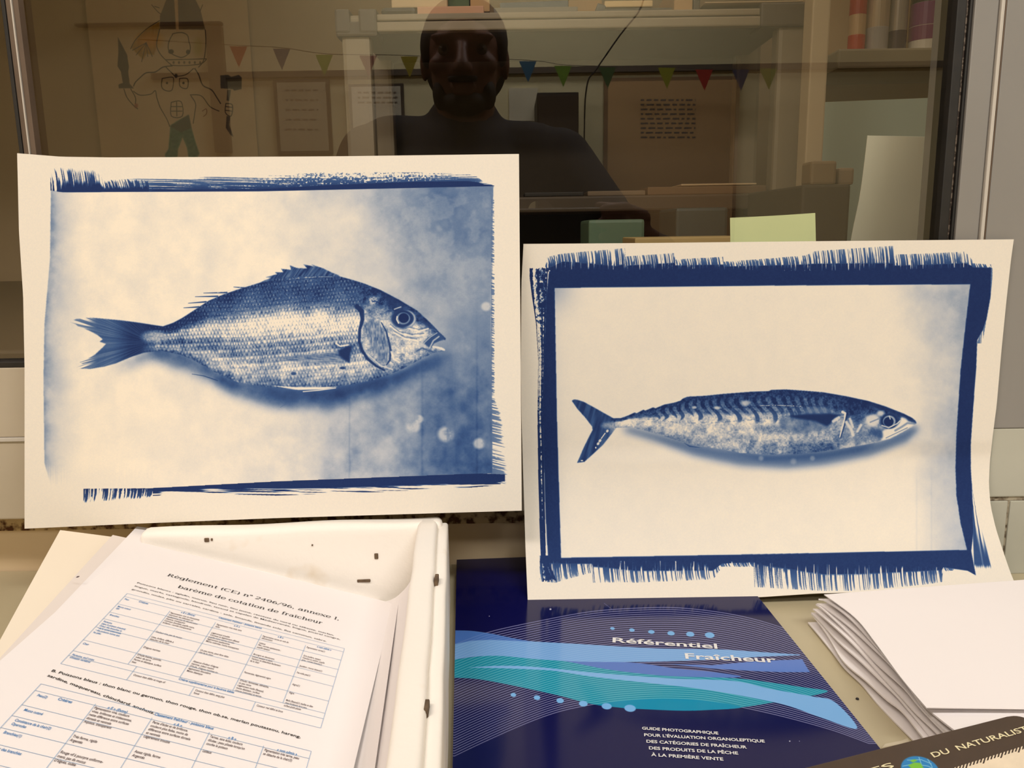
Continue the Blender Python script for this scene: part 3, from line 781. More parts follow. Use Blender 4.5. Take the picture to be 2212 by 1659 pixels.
# ---------------------------------------------------------------- materials
M = {}
M['counter'] = mat('counter_cream', (186, 174, 142), .36, c2=(178, 166, 136), scale=14, bump=.05)
M['wall'] = mat('wall_paint', (222, 200, 164), .7, c2=(212, 188, 152), scale=8)
M['sill'] = mat('sill_paint', (190, 178, 158), .55, c2=(180, 168, 146), scale=9, bump=.04)
M['alu'] = mat('painted_aluminium', (146, 143, 138), .42, metal=.1, c2=(139, 136, 131), scale=5, bump=.03)
M['alu_light'] = mat('aluminium_bead', (200, 194, 184), .35, metal=.1)
M['strip'] = mat('brown_strip', (112, 94, 78), .5, c2=(92, 76, 62), scale=20)
M['rubber'] = mat('black_rubber', (24, 23, 21), .55, c2=(34, 31, 28), scale=60)
M['spacer'] = mat('spacer_metal', (120, 108, 96), .5, metal=.5, c2=(60, 50, 44), scale=420, thr=(.45, .55), detail=1)
M['rust'] = mat('rusty_seam', (196, 172, 130), .9, c2=(84, 48, 20), scale=150, thr=(.46, .60), detail=6, bump=.3)
M['grime'] = mat('dirty_seam', (168, 158, 136), .9, c2=(88, 74, 56), scale=180, thr=(.45, .62), detail=6)
M['paper'] = mat('white_paper', (238, 232, 230), .85, spec=.2)
M['paper_shaded'] = mat('shaded_white_paper', (226, 216, 208), .85, spec=.2)  # white paper tinted greyer in place of soft shade between the sheets
M['paper_warm'] = mat('cream_paper', (238, 226, 206), .85, spec=.2)
M['printback'] = mat('print_paper', (236, 227, 208), .9, spec=.15)
M['foam'] = mat('white_polystyrene', (244, 238, 228), .7, c2=(222, 200, 164), scale=26, thr=(.60, .80), detail=3, bump=.12, bscale=260)
M['foam_dirt'] = mat('dirty_hole', (108, 88, 66), .9, c2=(70, 54, 40), scale=200)
M['ink'] = mat('black_ink', (34, 30, 32), .8)
M['ink_soft'] = mat('grey_ink', (92, 78, 82), .8)
M['ink_blue'] = mat('blue_ink', (72, 132, 190), .8)
M['ink_line'] = mat('pale_blue_ink', (132, 168, 204), .8)
M['ink_white'] = mat('white_ink', (222, 222, 222), .4)
M['ink_cream'] = mat('cream_ink', (232, 222, 180), .5)
M['pages'] = mat('booklet_pages', (196, 200, 206), .7)
M['navy'] = mat('navy_card', (14, 15, 66), .2)
M['plastic'] = mat('grey_plastic', (150, 134, 110), .5, c2=(142, 127, 104), scale=10)
M['plastic_dark'] = mat('dark_grey_plastic', (88, 76, 62), .55)
M['office'] = mat('office_wall', (178, 153, 121), .85, c2=(170, 146, 115), scale=4)
M['white_post'] = mat('cream_post', (206, 184, 150), .6)
M['bench'] = mat('office_bench', (108, 92, 70), .6)
M['roomwall'] = mat('rear_wall_paint', (236, 224, 178), .8)
M['floor'] = mat('floor_vinyl', (120, 112, 100), .6, c2=(108, 100, 90), scale=12)
M['ceil'] = mat('ceiling_paint', (226, 222, 212), .9)
M['dark'] = mat('dark_panel', (40, 34, 28), .6)
M['rail'] = mat('rear_rail', (96, 84, 70), .5)


def P(name, rgbv, rough=.6, **k):
    if name not in M: M[name] = mat(name, rgbv, rough, **k)
    return M[name]


# ---------------------------------------------------------------- room shell
XL, XR, YB, YO = -2.2, 2.2, -2.05, 1.9
struct(B('floor', XL, XR, YB - .1, YO + .1, FLOOR - .05, FLOOR, M['floor']))
struct(B('ceiling', XL, XR, YB - .1, YO + .1, CEIL, CEIL + .05, M['ceil']))
struct(B('wall_left', XL - .1, XL, YB - .1, YO + .1, FLOOR, CEIL, M['wall']))
struct(B('wall_right', XR, XR + .1, YB - .1, YO + .1, FLOOR, CEIL, M['wall']))
struct(B('wall_rear', XL, XR, YB - .1, YB, FLOOR, CEIL, M['roomwall']))
struct(B('wall_office', XL, XR, YO, YO + .1, FLOOR, CEIL, M['office']))
# wall that holds the window: low part behind the counter, upper part, sides
mb = MB().box(XL, XR, .602, .70, FLOOR, .0475).box(XL, XR, .602, .70, 1.06, CEIL).box(XL, -1.15, .602, .70, .0475, 1.06).box(.62, XR, .602, .70, .0475, 1.06)
struct(mb.build('wall_front', M['wall']))
# window
wf = B('window_1', -1.15, .346, .567, .64, .0545, .1152, M['sill'], bev=.0012)
struct(wf)
def wpart(n, *a, m='sill', bev=.0008): return B(n, *a, M[m], wf, bev)
wpart('ledge', -1.15, .300, .5655, .575, .1135, .1165, m='alu_light', bev=.0006)
wpart('sash_rail', -1.15, .307, .5668, .60, .1166, .1672, m='sill')
wpart('gasket', -1.15, .297, .5672, .585, .1674, .1716, m='rubber')
wpart('gasket', .2965, .3030, .5685, .59, .1166, 1.0, m='rubber')
wpart('spacer', .3031, .3046, .5695, .585, .1166, 1.0, m='spacer')
wpart('gasket', .3047, .3068, .5680, .60, .1166, 1.0, m='rubber')
wpart('stile', .3069, .3226, .5662, .62, .1120, 1.06, m='alu')
wpart('bead', .3231, .3256, .5640, .59, .1120, 1.06, m='alu_light')
wpart('bead', .3262, .3270, .5650, .59, .1120, 1.06, m='strip')
wpart('stile', .3274, .62, .5655, .62, .1120, 1.06, m='alu')
wpart('head_rail', -1.15, .3068, .567, .62, .98, 1.06, m='alu')
wpart('mullion', -.3292, -.3268, .5660, .574, .1717, .98, m='rubber', bev=.0003)
wpart('mullion', -.3266, -.3232, .5668, .574, .1717, .98, m='strip', bev=.0003)
wpart('mullion', -.3231, -.3222, .5660, .574, .1717, .98, m='alu_light', bev=.0002)
wpart('mullion', -.3221, -.3186, .5672, .574, .1717, .98, m='strip', bev=.0003)
# glass
gm = bpy.data.materials.new('window_glass'); gm.use_nodes = True
nt = gm.node_tree; nt.nodes.clear()
out = nt.nodes.new('ShaderNodeOutputMaterial'); mx = nt.nodes.new('ShaderNodeMixShader')
tr = nt.nodes.new('ShaderNodeBsdfTransparent'); tr.inputs[0].default_value = (.95, .95, .92, 1)
gl = nt.nodes.new('ShaderNodeBsdfGlossy'); gl.inputs['Roughness'].default_value = .0; gl.inputs[0].default_value = (1, 1, 1, 1)
ge = nt.nodes.new('ShaderNodeNewGeometry'); dt = nt.nodes.new('ShaderNodeVectorMath'); dt.operation = 'DOT_PRODUCT'
nt.links.new(ge.outputs['Incoming'], dt.inputs[0]); nt.links.new(ge.outputs['Normal'], dt.inputs[1])
def mth(op, a, b):
    n = nt.nodes.new('ShaderNodeMath'); n.operation = op
    for i, q in enumerate((a, b)):
        if q is None: continue
        if isinstance(q, (int, float)): n.inputs[i].default_value = q
        else: nt.links.new(q, n.inputs[i])
    return n.outputs[0]
cosn = mth('ABSOLUTE', dt.outputs['Value'], None)
fres = mth('ADD', mth('MULTIPLY', mth('POWER', mth('SUBTRACT', 1., cosn), 5.), .92), .08)   # reflectance of the pane, both faces
nt.links.new(fres, mx.inputs[0]); nt.links.new(tr.outputs[0], mx.inputs[1]); nt.links.new(gl.outputs[0], mx.inputs[2]); nt.links.new(mx.outputs[0], out.inputs[0])
gb = bpy.data.materials.new('window_glass_inner'); gb.use_nodes = True
nt = gb.node_tree; nt.nodes.clear()
out = nt.nodes.new('ShaderNodeOutputMaterial'); tr = nt.nodes.new('ShaderNodeBsdfTransparent'); tr.inputs[0].default_value = (.97, .97, .96, 1)
nt.links.new(tr.outputs[0], out.inputs[0])
V = [(-1.15, GL, .1716), (.2964, GL, .1716), (.2964, GL, .98), (-1.15, GL, .98)]
V += [(x, GL + .006, z) for x, y, z in V]
pane = obj('pane', V, [(0, 1, 2, 3), (5, 4, 7, 6), (4, 5, 1, 0), (1, 5, 6, 2), (7, 3, 2, 6), (0, 3, 7, 4)], [gm, gb], wf)
for i, p in enumerate(pane.data.polygons): p.material_index = 0 if i == 0 else 1
# rusty joint below the frame, tiled face on the right
t1 = struct(B('trim_1', -1.15, .346, .5995, .603, .0335, .0445, M['rust']))
M['tile'] = mat('pale_tile', (184, 183, 168), .4, c2=(176, 175, 160), scale=12)
t2 = struct(B('trim_2', .346, .62, .5660, .612, .0600, .1118, M['tile'], bev=.001))
t3 = struct(B('trim_3', .346, .62, .5672, .612, .1105, .1122, M['grime']))
t4 = struct(B('trim_4', .346, .62, .5672, .612, .0570, .0604, M['grime']))
t5 = struct(MB().box(.346, .3622, .566, .612, 0, .0568, .0006).box(.3640, .62, .566, .612, 0, .0568, .0006).build('trim_5', M['tile']))
t6 = struct(B('trim_6', .3620, .3642, .5672, .612, 0, .0568, M['grime']))

# ---------------------------------------------------------------- counter
ct = thing('worktop', 'cream coloured worktop under the papers and the navy booklet', 'counter', (0, .3, FLOOR))
B('tabletop', -1.25, 1.25, .04, .601, -.03, 0, M['counter'], ct, .002)
for x in (-1.2, 1.15):
    for y in (.07, .53): B('leg', x, x + .05, y, y + .05, FLOOR, -.03, M['alu'], ct, .002)

# ---------------------------------------------------------------- the two prints
def yprof1(v): return .563 - .038 * v
def yprof2(u, v):
    s = max(0., (v - .60) / .40) ** 1.6
    return .5635 - .0415 * s + .0015 * sin(u * 5) * (v < .6) - .003 * exp(-u / .03) * (1 - v)


def place1(u, v):
    p = P1E(u, v); Y = yprof1(v) - .002 * exp(-u / .05) * (1 - v) - .0018 * sin(pi * u) * sin(pi * v); return atY(p[0], p[1], Y)


def place2(u, v):
    p = P2E(u, v); return atY(p[0], p[1], yprof2(u, v))


o = surf('bream_print', place1, 60, 44, paint_bream(), thick=.0005, back=M['printback'])
tag(o, 'blue print of a deep-bodied sea bream on cream paper, leaning against the window', 'art print')
o = surf('mackerel_print', place2, 64, 48, paint_mackerel(), thick=.0005, back=M['printback'])
tag(o, 'blue print of a slender striped mackerel inside a dark blue brushed border', 'art print')

# ---------------------------------------------------------------- text on surfaces
def text_geo(s, bold=0.):
    c = bpy.data.curves.new('t', 'FONT'); c.body = s; c.size = 1; c.offset = bold; c.resolution_u = 3
    o = bpy.data.objects.new('t', c)
    me = o.to_mesh(); V = [tuple(v.co) for v in me.vertices]; F = [tuple(p.vertices) for p in me.polygons]
    o.to_mesh_clear(); bpy.data.objects.remove(o); bpy.data.curves.remove(c)
    return V, F


def text_line(mb, s, S0, E0, size, nrm, bold=0., lift=.00025, width=None, slant=0., geo=None):
    """s from S0 towards E0 (world, baseline); fills the distance unless width factor given; size = cap height"""
    V, F = (geo or (lambda q: text_geo(q, bold)))(s)
    if not V: return
    S0, E0, nrm = np.array(S0), np.array(E0), np.array(nrm) / np.linalg.norm(nrm)
    e = E0 - S0; Ln = np.linalg.norm(e); e = e / Ln; up = np.cross(nrm, e)
    x0 = min(v[0] for v in V); x1 = max(v[0] for v in V)
    sy = size / .73
    sx = width * sy if width else Ln / (x1 - x0)
    mb.add([S0 + e * ((v[0] - x0) * sx + slant * v[1] * sy) + up * v[1] * sy + nrm * lift for v in V], F)


# ---------------------------------------------------------------- a plain serif alphabet drawn with a broad pen
def serif_geo(text, th=.105, tn=.042):
    V, F = [], []; X0 = [0.]
    def stroke(P, w=None):
        P = [np.array(p, float) for p in P]; k = len(V)
        for i, p in enumerate(P):
            d = P[min(i + 1, len(P) - 1)] - P[max(i - 1, 0)]; d = d / (np.linalg.norm(d) or 1)
            ww = w if w else tn + (th - tn) * abs(d[1]) ** 1.6
            n_ = np.array([-d[1], d[0]]) * ww / 2
            V.append((X0[0] + p[0] + n_[0], p[1] + n_[1], 0)); V.append((X0[0] + p[0] - n_[0], p[1] - n_[1], 0))
        for i in range(len(P) - 1): F.append((k + 2 * i, k + 2 * i + 1, k + 2 * i + 3, k + 2 * i + 2))
    def arc(cx, cy, rx, ry, a0, a1, n=14): stroke([(cx + rx * cos(radians(a0 + (a1 - a0) * i / n)), cy + ry * sin(radians(a0 + (a1 - a0) * i / n))) for i in range(n + 1)])
    def ell(cx, cy, rx, ry): arc(cx, cy, rx, ry, 0, 360, 22)
    def bar(x0, x1, y, w=tn): stroke([(x0, y), (x1, y)], w)
    def stem(x, y0, y1, s_='b'):
        stroke([(x, y0), (x, y1)], th)
        if 'b' in s_: bar(x - .12, x + .12, y0 + tn / 2)
        if 't' in s_: bar(x - .12, x + .12, y1 - tn / 2)
        if 'l' in s_: stroke([(x - .13, y1 - .03), (x, y1 - .015)], tn)
    def dot(x, y, r=.06): stroke([(x - r, y), (x + r, y)], 2 * r)
    def arch(x): arc(x + .16, .33, .16, .18, 165, 0); stem(x + .32, 0, .34)
    base = {'è': 'e', 'é': 'e', 'î': 'ı', 'i': 'ı'}
    for ch in text:
        c = base.get(ch, ch); adv = .3
        if c == 'l': stem(.15, 0, .76, 'bl'); adv = .31
        elif c == 'ı':
            stem(.15, 0, .52, 'bl'); adv = .31
            if ch == 'i': dot(.14, .68)
            else: stroke([(.03, .60), (.15, .74), (.27, .60)], .05)
        elif c in 'nmh':
            stem(.15, 0, .76 if c == 'h' else .52, 'bl'); arch(.16); adv = .63
            if c == 'm': arch(.49); adv = .96
        elif c == 'r': stem(.15, 0, .52, 'bl'); arc(.30, .33, .14, .17, 165, 45); dot(.38, .44, .04); adv = .46
        elif c == 'u': stem(.15, .16, .52, 'l'); arc(.31, .18, .16, .18, 180, 350); stem(.47, 0, .52, 'bl'); adv = .63
        elif c == 'o': ell(.29, .26, .22, .25); adv = .58
        elif c == 'e':
            arc(.29, .26, .22, .25, 5, 325); bar(.08, .50, .28); adv = .57
            if ch == 'è': stroke([(.16, .76), (.32, .62)], .055)
            if ch == 'é': stroke([(.42, .76), (.26, .62)], .055)
        elif c == 'c': arc(.29, .26, .22, .25, 50, 325); dot(.43, .42, .04); adv = .54
        elif c == 'a': arc(.26, .35, .17, .16, 150, 0); stem(.43, .0, .36, ''); bar(.43, .56, .02); ell(.25, .15, .17, .14); adv = .59
        elif c == 'd': ell(.27, .26, .20, .25); stem(.47, 0, .76, 'bl'); adv = .64
        elif c == 'b': stem(.15, 0, .76, 'l'); ell(.35, .26, .20, .25); adv = .63
        elif c == 'g': ell(.27, .28, .19, .23); stem(.47, -.06, .5, 't'); arc(.28, -.06, .19, .14, 0, -150); adv = .61
        elif c == 't': stem(.2, .12, .68, ''); bar(.05, .37, .5); arc(.29, .13, .09, .12, 190, 310); adv = .40
        elif c == 'f': stem(.19, 0, .6, 'b'); arc(.32, .6, .13, .15, 180, 60); bar(.05, .36, .5); adv = .39
        elif c == 'x': stroke([(.07, .52), (.49, 0)], th); stroke([(.49, .52), (.07, 0)], tn); [bar(x - .09, x + .09, y) for x in (.07, .49) for y in (.02, .5)]; adv = .57
        elif c == 'R': stem(.17, 0, .73, 'bt'); bar(.17, .34, .71); bar(.17, .36, .37); arc(.34, .54, .19, .17, 90, -90); stroke([(.35, .36), (.60, .02)], th); bar(.55, .72, .02); adv = .74
        elif c == 'C': arc(.40, .365, .32, .35, 50, 315, 20); stroke([(.64, .52), (.64, .72)], tn); adv = .75
        elif c == 'E':
            stem(.17, 0, .73, 'bt'); bar(.17, .58, .71); bar(.17, .46, .37); bar(.17, .60, .02)
            for x, y0, y1 in ((.58, .55, .73), (.60, 0, .18), (.46, .29, .45)): stroke([(x, y0), (x, y1)], tn)
            adv = .70
        elif c == 'I': stem(.19, 0, .73, 'bt'); adv = .38
        elif c == '(': arc(.46, .3, .30, .46, 130, 230); adv = .36
        elif c == ')': arc(-.10, .3, .30, .46, 50, -50); adv = .36
        elif c == '2': arc(.29, .50, .20, .20, 160, -35); stroke([(.45, .39), (.08, .03)], .06); stroke([(.06, .03), (.50, .03)], .06); adv = .60
        elif c == '4': stem(.40, 0, .7, 'b'); stroke([(.38, .69), (.05, .21)], .05); bar(.05, .54, .20); adv = .61
        elif c == '0': ell(.30, .35, .21, .34); adv = .61
        elif c == '6': ell(.30, .21, .20, .20); arc(.46, .24, .36, .45, 95, 185); adv = .61
        elif c == '9': ell(.30, .49, .20, .20); arc(.14, .46, .36, .45, -85, 5); adv = .61
        elif c == '/': stroke([(.02, -.08), (.36, .76)], .05); adv = .38
        elif c == ',': dot(.13, .05, .055); stroke([(.15, .04), (.08, -.13)], .05); adv = .31
        elif c == '°': arc(.16, .60, .10, .10, 0, 360); adv = .34
        X0[0] += adv
    return V, F


# ---------------------------------------------------------------- navy booklet
bo = thing('booklet', 'dark navy booklet with pale blue waves and white title lying on the counter', 'booklet', (*(BKA + BKR * BKW / 2 + BKD * BKH / 2), 0))
surf('cover', lambda u, v: (*bk(u, v)[:2], BKZ), 4, 4, paint_booklet(), bo, .0003, back=M['navy'], smooth=False)
q = [bk(.004, .003), bk(.992, .003), bk(.992, .997), bk(.004, .997)]
MB().prism([(a, b, .0007) for a, b, _ in q], (0, 0, .0051)).build('pages', M['pages'], bo)
q = [bk(0, 0), bk(1, 0), bk(1, 1), bk(0, 1)]
MB().prism([(a, b, .0001) for a, b, _ in q], (0, 0, .0005)).build('back_cover', M['navy'], bo)
N3 = (0, 0, 1)
mb = MB()
Zb = BKZ
for s_, a, b, h in (('Référentiel', (1323, 1388), (1550, 1402), .0062), ('Fraîcheur', (1481, 1423.5), (1678, 1432), .0066)):
    text_line(mb, s_, atZ(*a, Zb), atZ(*b, Zb), h, N3, .018)
mb.build('title_text', M['ink_white'], bo)
mb = MB()
for s_, a, b in (('GUIDE PHOTOGRAPHIQUE', (1387, 1576.5), (1552, 1587.5)), ("POUR L'ÉVALUATION ORGANOLEPTIQUE", (1391.7, 1591), (1652.5, 1605)),
                 ('DES CATÉGORIES DE FRAÎCHEUR', (1396.6, 1605), (1613.6, 1618)), ('DES PRODUITS DE LA PÊCHE', (1402, 1619.5), (1595, 1631)), ('À LA PREMIÈRE VENTE', (1406.7, 1634), (1563, 1644))):
    text_line(mb, s_, atZ(*a, Zb), atZ(*b, Zb), .0024, N3, .022)
mb.build('subtitle_text', M['ink_white'], bo)

# ---------------------------------------------------------------- white polystyrene box
FX = np.array([.0175, -.268]); FX = FX / np.linalg.norm(FX); FR = np.array([-FX[1], FX[0]])   # towards viewer / to the right
bx0 = np.array([-.0460, .535])                     # outer back right corner of the rim


def bxp(r, f, z): p = bx0 + FR * r + FX * f; return (p[0], p[1], z)


box = thing('polystyrene_box', 'dented white polystyrene box holding the printed sheets', 'foam box', bxp(-.12, .2, 0))
def slab(name, r0, r1, f0, f1, z0, z1, m, bev=.002, wob=0.):
    bm = bmesh.new(); bmesh.ops.create_cube(bm, size=1)
    for v in bm.verts: v.co = (r0 + (v.co.x + .5) * (r1 - r0), f0 + (v.co.y + .5) * (f1 - f0), z0 + (v.co.z + .5) * (z1 - z0))
    bmesh.ops.bevel(bm, geom=bm.edges[:], offset=bev, segments=3, affect='EDGES', profile=.5)
    if wob:
        bmesh.ops.subdivide_edges(bm, edges=[e for e in bm.edges if e.calc_length() > .03], cuts=14, use_grid_fill=True)
        for v in bm.verts:
            n = sin(v.co.x * 61 + v.co.y * 37) + sin(v.co.y * 113 + v.co.z * 90 + 2)
            v.co.z += wob * n * (v.co.z > z0 + .01); v.co.x += wob * .6 * sin(v.co.y * 83 + 1)
    bm.verts.index_update()
    V = [bxp(v.co.x, v.co.y, v.co.z) for v in bm.verts]; F = [[v.index for v in f.verts] for f in bm.faces]; bm.free()
    F = [tuple(reversed(f)) for f in F]
    return obj(name, V, F, m, box, smooth=True)
RZ = .0640
slab('back_wall', -.204, -.004, 0, .014, .001, RZ, M['foam'], .004, .0005)
slab('right_wall', -.0205, -.0068, .001, .42, .001, RZ, M['foam'], .003, .0005)
slab('outer_step', -.0074, 0, .003, .42, .001, RZ - .004, M['foam'], .002, .0003)
slab('left_wall', -.204, -.192, .001, .42, .001, .035, M['foam'], .003)
slab('bottom', -.203, -.006, .004, .42, .0005, .008, M['foam'], .002)
NB = np.array([-FR[1], FR[0]])          # across the back wall
for px, py, rx, rz in ((813, 1201, .0013, .0020), (786, 1254, .0045, .0010), (447, 1166, .0016, .0014), (458, 1165, .0006, .0008), (675, 1177, .0005, .0005)):
    p0 = bx0 + FX * .0138; d = ray(px, py); t = (p0 @ NB) / (d[:2] @ NB); c = (d[0] * t, d[1] * t, CH + d[2] * t)
    MB().box(c[0] - rx, c[0] + rx, c[1] - .0010, c[1] + .004, c[2] - rz, c[2] + rz, min(rx, rz) * .45).build('pit', M['foam_dirt'], box)
for px, py in ((943, 1252), (926, 1180), (921, 1530)):
    c = atZ(px, py, RZ - .002); MB().box(c[0] - .0011, c[0] + .0011, c[1] - .004, c[1] + .004, RZ - .0045, RZ - .0005 + .0004, .0006).build('pit', M['foam_dirt'], box)

# ---------------------------------------------------------------- printed document, leaning in the box
SC = .82
pA = np.array([-.3013, .6104, .0191]); pB = np.array([-.1, .617, -.0405]); pC = np.array([-.2948, .4257, .0207])
c0 = np.array([0, 0, CH])
dA, dB, dC = [c0 + (p - c0) * SC for p in (pA, pB, pC)]
dx = (dB - dA); DW = np.linalg.norm(dx); dx /= DW
dn = np.cross(dx, dC - dA); dn /= np.linalg.norm(dn); dn = dn if dn[2] > 0 else -dn
dy = np.cross(dn, dx); dy = dy if dy[1] < 0 else -dy
DHt = DW * 1.414


def onp(x, y, off=0.):
    """point of the document plane at a pixel"""
    d = ray(x, y); n = dn; q = dA + dn * off
    t = ((q - c0) @ n) / (d @ n); return c0 + d * t


def sheet(name, label, tl, left, off, w=DW, h=DHt, curl=None, mt='paper', group=None, right=None):
    a = onp(*tl, off)
    if left is not None: ey = onp(*left, off) - a; ey /= np.linalg.norm(ey); ex = np.cross(dn, ey); ex = ex if ex[0] > 0 else -ex
    else: ex = onp(*right, off) - a; ex /= np.linalg.norm(ex); ey = np.cross(dn, ex); ey = ey if ey[1] < 0 else -ey
    def f(u, v):
        z = curl(u, v) if curl else 0
        return tuple(a + ex * (u * w) + ey * (v * h) + dn * z)
    o = surf(name, f, 24, 24, M[mt], thick=.00015)
    if label: tag(o, label, 'paper', group)
    return o, a, ex, ey


G = 'loose white sheets in the polystyrene box'
sheet('paper_sheet', 'blank white sheet fanned out furthest left under the printed document', (130, 1145), (0, 1385), -.0095, group=G, curl=lambda u, v: .0010 * sin(3 * v) - .001 * u, mt='paper_warm')
sheet('paper_sheet', 'blank white sheet with one corner poking out between the leftmost sheet and the document', (243, 1158), (40, 1376), -.0068, group=G, curl=lambda u, v: .0008 * cos(4 * v) - .001 * u, mt='paper_shaded')
sheet('paper_sheet', 'blank white sheet whose curled far corner rises highest against the box', (296, 1137), (150, 1290), -.0050, h=DHt * .9, right=None, group=G,
      curl=lambda u, v: .004 * exp(-v * 9) * sin(pi * min(1, u * 1.1)) - .0012 * u)
doc, da, ex, ey = sheet('printed_document', None, (293, 1169), None, 0, right=(849, 1303))
tag(doc, 'printed regulation sheet with a serif heading and blue ruled tables, topmost in the foam box', 'document')


def dp(x, y): return onp(x, y, .0002)
def zc(x, y): return (x / 2.9676, 1100 + y / 2.9676)


def ptext(mb, s, a, b, h, bold=.0, **k): text_line(mb, s, dp(*zc(*a)), dp(*zc(*b)), h, dn, bold, lift=.0001, **k)


mb = MB()
ptext(mb, 'Règlement (CE) n° 2406/96, annexe I,', (1070, 427), (2170, 712), .0034, geo=serif_geo)
ptext(mb, 'barème de cotation de fraîcheur', (1135, 502), (2062, 737), .0034, geo=serif_geo)
mb.build('heading_text', M['ink'], doc)
mb = MB()
for s_, a, b, bo_ in (('Poissons blancs : églefin, morue, lieu noir, lieu jaune, rascasse du nord ou sébaste, merlan,', (877, 474), (2140, 812), .006),
                 ('lingue, merlu, castagnole, baudroie, tacaud et capelan de Méditerranée, bogue, picarel congre,', (862, 495), (2180, 838), .006),
                 ('grondin, mulet, plie ou carrelet, cardine - sole, limande, limande sole, flet commun, sabre.', (843, 515), (2092, 851), .006)):
    ptext(mb, s_, a, b, .0014, bo_)
mb.build('paragraph_text', M['ink'], doc); mb = MB()
ptext(mb, 'B. Poissons bleus : thon blanc ou germon, thon rouge, thon ob.se, merlan poutassou, hareng,', (327, 1040), (1925, 1468), .0019, .012)
ptext(mb, 'sardine, maquereau, chinchard, anchois.', (300, 1070), (985, 1316), .0019, .012)
mb.build('paragraph_text', M['ink'], doc)


def quadline(mb, A, Bq, w):
    A, Bq = np.array(A), np.array(Bq); e = Bq - A; e = e / np.linalg.norm(e); s_ = np.cross(dn, e) * w / 2; l = dn * .00012
    mb.add([A - s_ + l, Bq - s_ + l, Bq + s_ + l, A + s_ + l], [(0, 1, 2, 3)])


def table(tl, tr, bl, cols, rows, full_rows, cells, blue, head, th, sup=None):
    """a ruled table between page points; cols/rows are fractions"""
    TL, TR, BL = [np.array(dp(*zc(*p))) for p in (tl, tr, bl)]
    ax, ay = TR - TL, BL - TL
    pt = lambda s_, t: TL + ax * s_ + ay * t
    mb = MB()
    for t in rows: quadline(mb, pt(0, t), pt(1, t), .00022)
    for s_, t0, t1 in cols: quadline(mb, pt(s_, t0), pt(s_, t1), .00022)
    mb.build('table_rules', M['ink_line'], doc)
    for nm, lst, m_, hh, bold in (('table_text', cells, 'ink_soft', th, .012), ('blue_text', blue, 'ink_blue', th * 1.02, .016), ('blue_heading', head, 'ink_blue', th * 1.15, .02)):
        mb = MB(); L = np.linalg.norm(ay)
        for s_, t, lines, wd in lst:
            for i, x in enumerate(lines):
                A = pt(s_, t) + ay / L * (hh * 1.0 + i * hh * 1.5)
                text_line(mb, x, A, A + ax, hh, dn, bold, lift=.0001, width=wd * .92)
        if mb.V: mb.build(nm, M[m_], doc)


T = .00155
table((815, 540), (2208, 893), (388, 990),
      [(0, 0, 1), (1, 0, 1), (.215, .09, .84), (.42, .09, .84), (.63, .09, .84), (.83, .09, .84), (.25, .84, 1), (.49, .90, 1), (.73, .90, 1), (.95 - .0, .0, .0)][:9],
      [0, .05, .17, .30, .40, .52, .70, .84, .90, 1], None,
      [(.222, .10, ['Pigmentation vive et chatoyante', '(sauf pour les sébastes) ou', 'opalescente, pas de décoloration', 'Aqueux, transparent', 'Convexe (bombé), pupille noire,', 'brillante ; cornée transparente'], .66), (.222, .385, ['Couleur vive, pas de mucus'], .66), (.222, .46, ['Lisse, brillant, difficile à', 'détacher de la chair'], .66),
       (.222, .60, ["D'algues marines"], .66), (.222, .70, ["D'huile fraîche, poivrée,", 'odeur de terre', 'Ferme et élastique, surface', 'lisse'], .66),
       (.43, .10, ['Pigmentation vive mais sans', 'éclat'], .66), (.43, .225, ['Légèrement trouble', 'Convexe et légèrement affaissé', 'pupille noire ternie, cornée', 'légèrement opalescente', 'Moins colorées, moins transparent'], .66), (.43, .47, ['Un peu terne, peut être déta-', 'ché de la chair'], .66), (.43, .62, ["Absence d'odeur d'algues", 'marines, odeur neutre', "D'huile, d'algues marines ou", 'légèrement douceâtre', 'Moins élastique'], .66),
       (.638, .10, ['Pigmentation ternie en voie de', 'décoloration'], .62), (.638, .20, ['Laiteux', 'Plat ; cornée opalescente ;', 'pupille opaque'], .62), (.638, .36, ['Brun/gris se décolorant,', 'mucus opaque et épais', 'Tachent, se détachent facilement', 'de la chair'], .62), (.638, .60, ['Fermentée, légèrement aigre'], .62), (.638, .70, ["D'huile ; fermentée, défraîchie,", 'un peu rance', 'Légèrement molle (flasque),', 'moins élastique ; surface', 'cireuse (veloutée) et ternie'], .62),
       (.838, .10, ['Pigmentation terne(1)'], .62), (.838, .22, ['Gris jaunâtre, opaque', 'Concave au centre ; pupille', 'grise ; cornée laiteuse(1)'], .58), (.838, .36, ['Jaunâtre ; mucus laiteux(1)'], .6), (.838, .45, ['Ne colle pas(1)'], .62), (.838, .60, ['Aigre(1)'], .62), (.838, .70, ['Aigre'], .62), (.838, .79, ['Molle (flasque)(1), écailles se déta-', 'chent facilement de la peau,', 'surface plutôt plissée'], .52),
       (.26, .92, ['Contour bien défini et rouge vif'], .62), (.50, .92, ['Contour bien défini, sang plus', 'foncé'], .62), (.74, .92, ['Contour mal défini et brun'], .62)],
      [(.01, .07, ['Peau'], .66), (.01, .19, ['Mucus cutané', 'Œil'], .66), (.01, .32, ['Branchies'], .66), (.01, .42, ['Péritoine', "(dans le poisson éviscéré)", 'Odeur des branchies et', '• de la cavité abdominale', '• des poissons autres que', 'les plies'], .62), (.01, .725, ['Chair'], .66), (.01, .87, ['Péritoine, sauf corps', 'd\'intestin vertébral'], .66)],
      [(.07, .055, ['Critères'], .7), (.42, -.002, ['Classement fraîcheur - poissons blancs'], .72), (.26, .055, ['« E » (Extra)'], .7), (.50, .055, ['« A »'], .7), (.70, .055, ['« B »'], .7), (.88, .055, ['« non admis »'], .66), (.42, .845, ['Critères supplémentaires pour la baudroie étêtée'], .62)], T)
